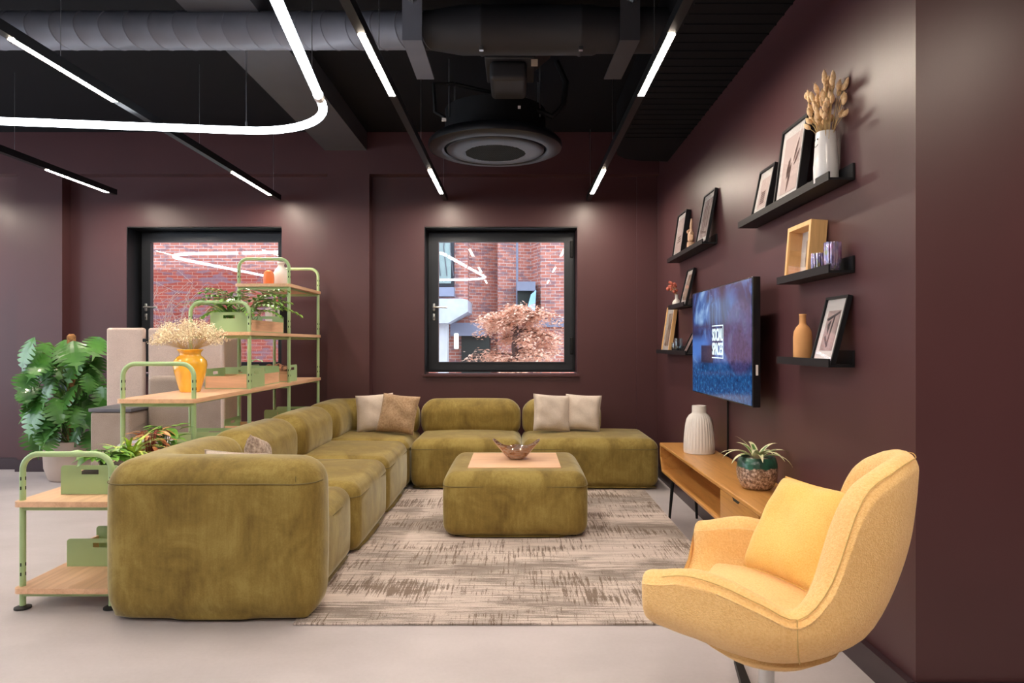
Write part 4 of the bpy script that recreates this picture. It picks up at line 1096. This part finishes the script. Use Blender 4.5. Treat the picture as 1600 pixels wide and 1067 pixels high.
crate(-2.31, -1.96, 4.62, 4.86, LV[1], 'green box behind the leafy planter, just under the orange vase board')
crate(-2.25, -1.945, 4.955, 5.30, LV[2], 'oak-fronted green box standing right of the orange vase', 'X')
crate(-2.29, -1.97, 5.36, 5.70, LV[2], 'green box tucked behind the oak-fronted one on the vase board')
crate(-2.215, -1.945, 4.965, 5.73, LV[3], 'green and oak planter box holding the feathery palm')
crate(-2.28, -1.945, 5.85, 6.08, LV[2], 'small oak-fronted box with patterned balls inside', 'X')
crate(-2.30, -1.96, 5.40, 5.72, LV[1], 'low oak-fronted box just above the sofa back', 'X')
crate(-2.28, -1.96, 6.2, 6.52, LV[1], 'green box on the low board at the window end of the shelving')

# planter plants
def planted(name, label, x, y, z, parts_, grp=None):
    t = thing(name, label, 'plant', (x, y, z), grp)
    for nm, mb, mt in parts_: mb.build(nm, mt, t, ang=0)
    return t
zc = LV[1]+.007
def soilblock(x, y, z, rx, ry, h): return MB().rbox(x-rx, x+rx, y-ry, y+ry, z+.001, z+h, .012, 2, 2)
def leafy(x, y, z, n, size, spread, height, seed, W=.7, zmin=.02):
    random.seed(seed); b = MB(); s_ = MB()
    for i in range(n):
        a = random.random()*6.28; r = spread*random.random()**.6; p = V((x+r*cos(a), y+r*sin(a), z+random.uniform(zmin, height)))
        d = V((cos(a), sin(a), random.uniform(-.35, .55))); L = size*random.uniform(.7, 1.2)
        b.leaf(p, d, (0, 0, 1), L, L*W, 5, .35); s_.tube([(x+.2*r*cos(a), y+.2*r*sin(a), z-.03), ((p.x+x)/2, (p.y+y)/2, p.z+.006), p], .0017, 4)
    return b, s_
PX = -2.09
random.seed(31)
b, s_ = leafy(-2.10, 3.50, zc+.13, 40, .075, .09, .06, 1, .75)
planted('foliage_plant', 'round-leaved green plant at the near end of the long planter', -2.1, 3.5, zc, [('leaves', b, 'pothos'), ('stems', s_, 'stem'), ('soil', soilblock(-2.09, 3.475, zc, .12, .09, .09), 'soil')], 'small plants in the long green planter')
b = MB()
for i in range(48): b.strap((-2.06+random.gauss(0, .01), 3.66+random.gauss(0, .01), zc+.09), random.random()*6.28, random.uniform(.18, .29), .018, random.uniform(.7, 1.45), random.uniform(1.2, 2.0), 7, .2)
planted('spider_plant', 'bright lime spider plant in the long green planter', -2.06, 3.66, zc, [('leaves', b, 'lime'), ('soil', soilblock(-2.09, 3.66, zc, .12, .09, .09), 'soil')], 'small plants in the long green planter')
b, s_ = leafy(-2.04, 3.82, zc+.12, 44, .07, .08, .13, 3, .35); b2_, s2_ = leafy(-2.03, 3.82, zc+.09, 16, .05, .06, .13, 4, .35)
planted('croton_plant', 'red and orange leaved plant in the middle of the long planter', -2.04, 3.83, zc, [('red_leaves', b, 'redleaf'), ('stems', s_, plain('red_stem', (.4, .06, .05), .5)), ('lime_leaves', b2_, 'lime'), ('soil', soilblock(-2.09, 3.84, zc, .12, .08, .09), 'soil')], 'small plants in the long green planter')
b, s_ = leafy(-2.03, 3.96, zc+.12, 50, .08, .075, .14, 6, .6)
planted('foliage_plant', 'bushy broad-leaved green plant at the far end of the long planter', -2.03, 3.96, zc, [('leaves', b, 'pothos'), ('stems', s_, 'stem'), ('soil', soilblock(-2.09, 3.97, zc, .12, .045, .09), 'soil')], 'small plants in the long green planter')
# palm in the upper planter
random.seed(44); b = MB(); s_ = MB(); zp = LV[3]+.008
for i in range(40):
    az = random.random()*6.28; bx, by = -2.08+random.gauss(0, .03), 5.22+random.gauss(0, .07); L = random.uniform(.3, .46); el = random.uniform(.8, 1.5)
    p = V((bx, by, zp+.08)); d = V((cos(az), sin(az), 0)); pts = [p.copy()]; side = V((-sin(az), cos(az), 0))
    for k in range(9):
        dirv = d*cos(el)+V((0, 0, 1))*sin(el); p = p+dirv*(L/9); el -= .17; pts.append(p.copy())
        if k > 2:
            for sg in (-1, 1): b.leaf(p, dirv*.7+side*sg*.8+V((0, 0, -.05)), (0, 0, 1), .10*(1.15-k/12), .025, 4, .3)
    s_.tube(pts, .0022, 4)
for i in range(10): b.strap((-2.10+random.gauss(0, .03), 5.05+random.gauss(0, .03), zp+.08), pi+random.uniform(-1.0, 1.0), random.uniform(.3, .42), .045, random.uniform(.8, 1.2), 1.5, 8, .2)
planted('palm_plant', 'feathery green palm spilling out of the upper planter box', -2.08, 5.3, zp, [('fronds', b, 'palm'), ('stems', s_, 'stem'), ('soil', soilblock(-2.08, 5.34, zp, .115, .355, .085), 'soil')])

# yellow vase with dried flowers
c = (-2.205, 4.64, LV[2]+.001)
t = thing('flower_vase', 'glossy amber yellow vase filled with cream dried flowers on the green shelving', 'vase', c)
yv = NT('amber_glaze'); yv.set(Roughness=.15); yv.b.inputs['Coat Weight'].default_value = .8
yv.color(yv.ramp(yv.noise(yv.map((1, 1, .6)), 9, 4), [(.35, (.88, .40, .02)), (.65, (1, .60, .06))]))
MB().lathe([(.02, 0), (.06, 0), (.066, .006), (.078, .05), (.098, .13), (.107, .18), (.103, .21), (.082, .235), (.068, .245), (.066, .26), (.076, .275), (.084, .282), (.08, .287), (.062, .262), (.06, .24), (.09, .19), (.06, .02)], 48, c).build('body', yv.m, t, ang=50)
random.seed(9); s_ = MB(); f = MB()
for i in range(170):
    a = random.random()*6.28; r = random.random()**.55*.235; z = .30+.19*sqrt(max(0, 1-(r/.25)**2))*random.uniform(.45, 1)
    p = V((c[0]+r*cos(a), c[1]+r*sin(a)*.8, c[2]+z)); st0 = V((c[0]+.02*cos(a), c[1]+.02*sin(a), c[2]+.2)); md = V((c[0]+.05*cos(a), c[1]+.05*sin(a), c[2]+.29))
    s_.tube([st0, md, p], .0009, 3)
    for q in range(22):
        g = p+V((random.gauss(0, .017), random.gauss(0, .017), random.gauss(0, .013))); u_ = V((random.gauss(0, 1), random.gauss(0, 1), random.gauss(0, 1))).normalized(); v_ = u_.orthogonal().normalized(); k = random.uniform(.0035, .0065)
        f.add([g+u_*k, g+v_*k, g-u_*k, g-v_*k], [(0, 1, 2, 3)])
s_.build('stems', 'straw', t); fo = f.build('flowers', 'drygyp', t, False); fo['kind'] = 'stuff'
# top shelf vases
tag(MB().lathe([(.02, 0), (.06, 0), (.074, .02), (.078, .06), (.07, .11), (.05, .155), (.03, .18), (.026, .195), (.034, .215), (.03, .225), (.02, .215)], 36, (-2.10, 6.12, LV[4]+.001)).build('ceramic_vase', 'chalk', None), 'white rounded vase on the topmost shelf board, behind the orange one', 'vase', 'vases on the top shelf board')
tag(MB().lathe([(.02, 0), (.036, 0), (.044, .015), (.046, .06), (.043, .10), (.032, .122), (.012, .132)], 32, (-2.148, 5.95, LV[4]+.001)).build('ceramic_vase', 'orange', None), 'small burnt orange rounded vase on the topmost shelf board, in front of the white one', 'vase', 'vases on the top shelf board')
# books
bk = [('paper', .034, .235, 'white-spined book, leftmost of the upright row'), ('paper', .03, .25, 'white-spined book, second from the left of the upright row'), ('linen', .026, .24, 'cream-spined book in the middle of the upright row'),
      ('darkgrey', .02, .255, 'dark grey book right of the cream one in the upright row'), ('paper', .02, .25, 'thin white book between two dark ones in the upright row'), ('black', .018, .245, 'thin black book at the right end of the upright row')]
x = -2.27
for m_, w_, h, lb in bk:
    o = thing('book', lb+' behind the palm', 'book', (x+w_/2, 6.2, LV[3]), 'upright books behind the palm')
    MB().rbox(x, x+w_-.001, 6.2, 6.4, LV[3]+.001, LV[3]+h, .0015, 1, 1).build('cover', m_, o, False)
    MB().box(x+.003, x+w_-.004, 6.35, 6.401, LV[3]+.003, LV[3]+h+.0005).build('pages', 'paper', o, False)
    x += w_
pat = plain('patterned_ball', (.4, .2, .12), .4, var=.95, scale=45)
for k, (dx, dy, r, lb) in enumerate(((-.17, .11, .045, 'left'), (-.09, .10, .05, 'middle'), (-.215+.18, .09, .035, 'right, smallest'))):
    tag(MB().ball((-2.0+dx+.02, 5.86+dy, LV[2]+.075+.03), r, 10).build('decorative_ball', pat, None), lb+' of three brown and white patterned balls in the small oak-fronted box', 'ornament', 'patterned balls in the small box')

# ------------------------------------------------------------ booth seat behind the shelving
t = thing('booth_seat', 'high-backed cream and taupe fabric booth seat standing behind the shelving', 'sofa', (-3.0, 5.9, 0))
def scr_(x0, x1, y0, y1, z0, z1, nm, mt, r=.03): return MB().rbox(x0, x1, y0, y1, z0, z1, r, 4, 2).build(nm, mt, t)
scr_(-3.60, -3.265, 6.02, 6.07, .10, 1.39, 'back_screen', 'cream', .024)
scr_(-3.235, -2.425, 6.02, 6.07, .10, 1.39, 'back_screen', 'cream', .024)
scr_(-2.465, -2.425, 5.71, 6.02, .08, 1.385, 'side_screen', 'cream', .015)
MB().rbox(-3.272, -3.228, 6.005, 6.02, 1.265, 1.295, .006).build('screen_clip', 'blackmetal', t)
scr_(-3.49, -3.16, 5.62, 6.01, .02, .69, 'arm_block', 'taupe', .02)
MB().rbox(-3.50, -3.15, 5.61, 6.015, .692, .722, .008).build('side_table_top', 'darkgrey', t)
scr_(-3.15, -2.47, 5.84, 6.015, .40, .975, 'back_cushion', 'taupe', .05)
scr_(-3.15, -2.47, 5.36, 5.83, .30, .47, 'seat_cushion', 'boothgrey', .05)
scr_(-3.14, -2.48, 5.42, 6.0, .06, .29, 'seat_base', 'taupe', .02)
for x_ in (-3.1, -2.53):
    for y_ in (5.46, 5.95): MB().tube([(x_, y_, .06), (x_, y_, 0.001)], .015).build('leg', 'blackmetal', t)

# ------------------------------------------------------------ monstera
random.seed(77); c = (-4.12, 6.36, 0)
t = thing('potted_plant', 'large swiss cheese plant climbing a coir pole in a pale stone planter', 'plant', c)
MB().lathe([(.05, .0005), (.165, .0005), (.185, .02), (.215, .12), (.222, .24), (.215, .36), (.205, .365), (.195, .35), (.2, .2), (.17, .03)], 48, c).build('planter', 'stone', t, ang=50)
MB().lathe([(.001, .32), (.198, .32), (.198, .29), (.001, .29)], 32, c).build('soil', 'soil', t)
MB().lathe([(.035, .32), (.035, 1.32), (.02, 1.34)], 14, c, fn=lambda r, z, a: r+.002*sin(40*z)).build('coir_pole', 'moss', t)
def monstera_leaf(b, base, az, tilt, size, roll=0):
    """heart-shaped blade with cuts between the lobes, folded at the midrib"""
    m = Matrix.Translation(base) @ Matrix.Rotation(az, 4, 'Z') @ Matrix.Rotation(tilt, 4, 'Y') @ Matrix.Rotation(roll, 4, 'X')
    def wid(u): return .56*sin(pi*min(1, (u+.12)/1.12))**.75*(1-.25*u)
    vs = []; fs = []
    nl = 6
    for sg in (-1, 1):
        for k in range(nl):
            u0 = -.10+k*1.0/nl*1.02; u1 = u0+1.02/nl; gap = .72 if 0 < k < nl else .3
            steps = 4
            for q in range(steps):
                fa, fb = q/steps, (q+1)/steps
                def P(u, f):
                    wmax = wid(max(0, min(1, u+.06))) if f > 0 else 0
                    g = (u-(u0+u1)/2); narrow = 1-(gap*.9)*max(0, f-.3)/.7
                    uu = (u0+u1)/2+g*narrow+f*.16*(1-abs(u0))
                    y = sg*f*wmax
                    return V((uu*size, y*size, (.10*abs(y)-.28*max(0, uu)**2-.30*y*y)*size))
                i = len(vs); vs += [P(u0, fa), P(u1, fa), P(u1, fb), P(u0, fb)]
                fs.append((i, i+1, i+2, i+3) if sg < 0 else (i+3, i+2, i+1, i))
    vs2 = [V((1.0*size, 0, -.28*size)), V((.80*size, .07*size, -.17*size)), V((.80*size, -.07*size, -.17*size)), V((1.12*size, 0, -.36*size))]
    i = len(vs); vs += vs2; fs += [(i+2, i+1, i+3)]
    b.add(vs, fs, m)
lf = MB(); st = MB()
spots = []
for i in range(64):
    h_ = .46+i/63*.86; az = i*2.4+random.uniform(-.4, .4); r = random.uniform(.14, .30)*(1.05-.3*abs(h_-.85)); 
    p = V((c[0]+r*cos(az)*1.12, c[1]+r*sin(az)*.75-.08, h_-.02))
    if p.y > 6.5: p.y = 6.5
    face = az if sin(az) < .35 else az+pi*.5
    st.tube([(c[0]+.02*cos(az), c[1]+.02*sin(az), max(.32, h_-.28)), (c[0]+.5*r*cos(az), c[1]+.5*r*sin(az)-.02, h_-.08), p], .005, 5)
    monstera_leaf(lf, p, -pi/2+random.uniform(-1.15, 1.15) if random.random() < .72 else face, random.uniform(.45, 1.15), random.uniform(.19, .29), random.uniform(-.45, .45))
o = lf.build('leaves', 'monstera', t, ang=0); st.build('stems', 'stem', t)
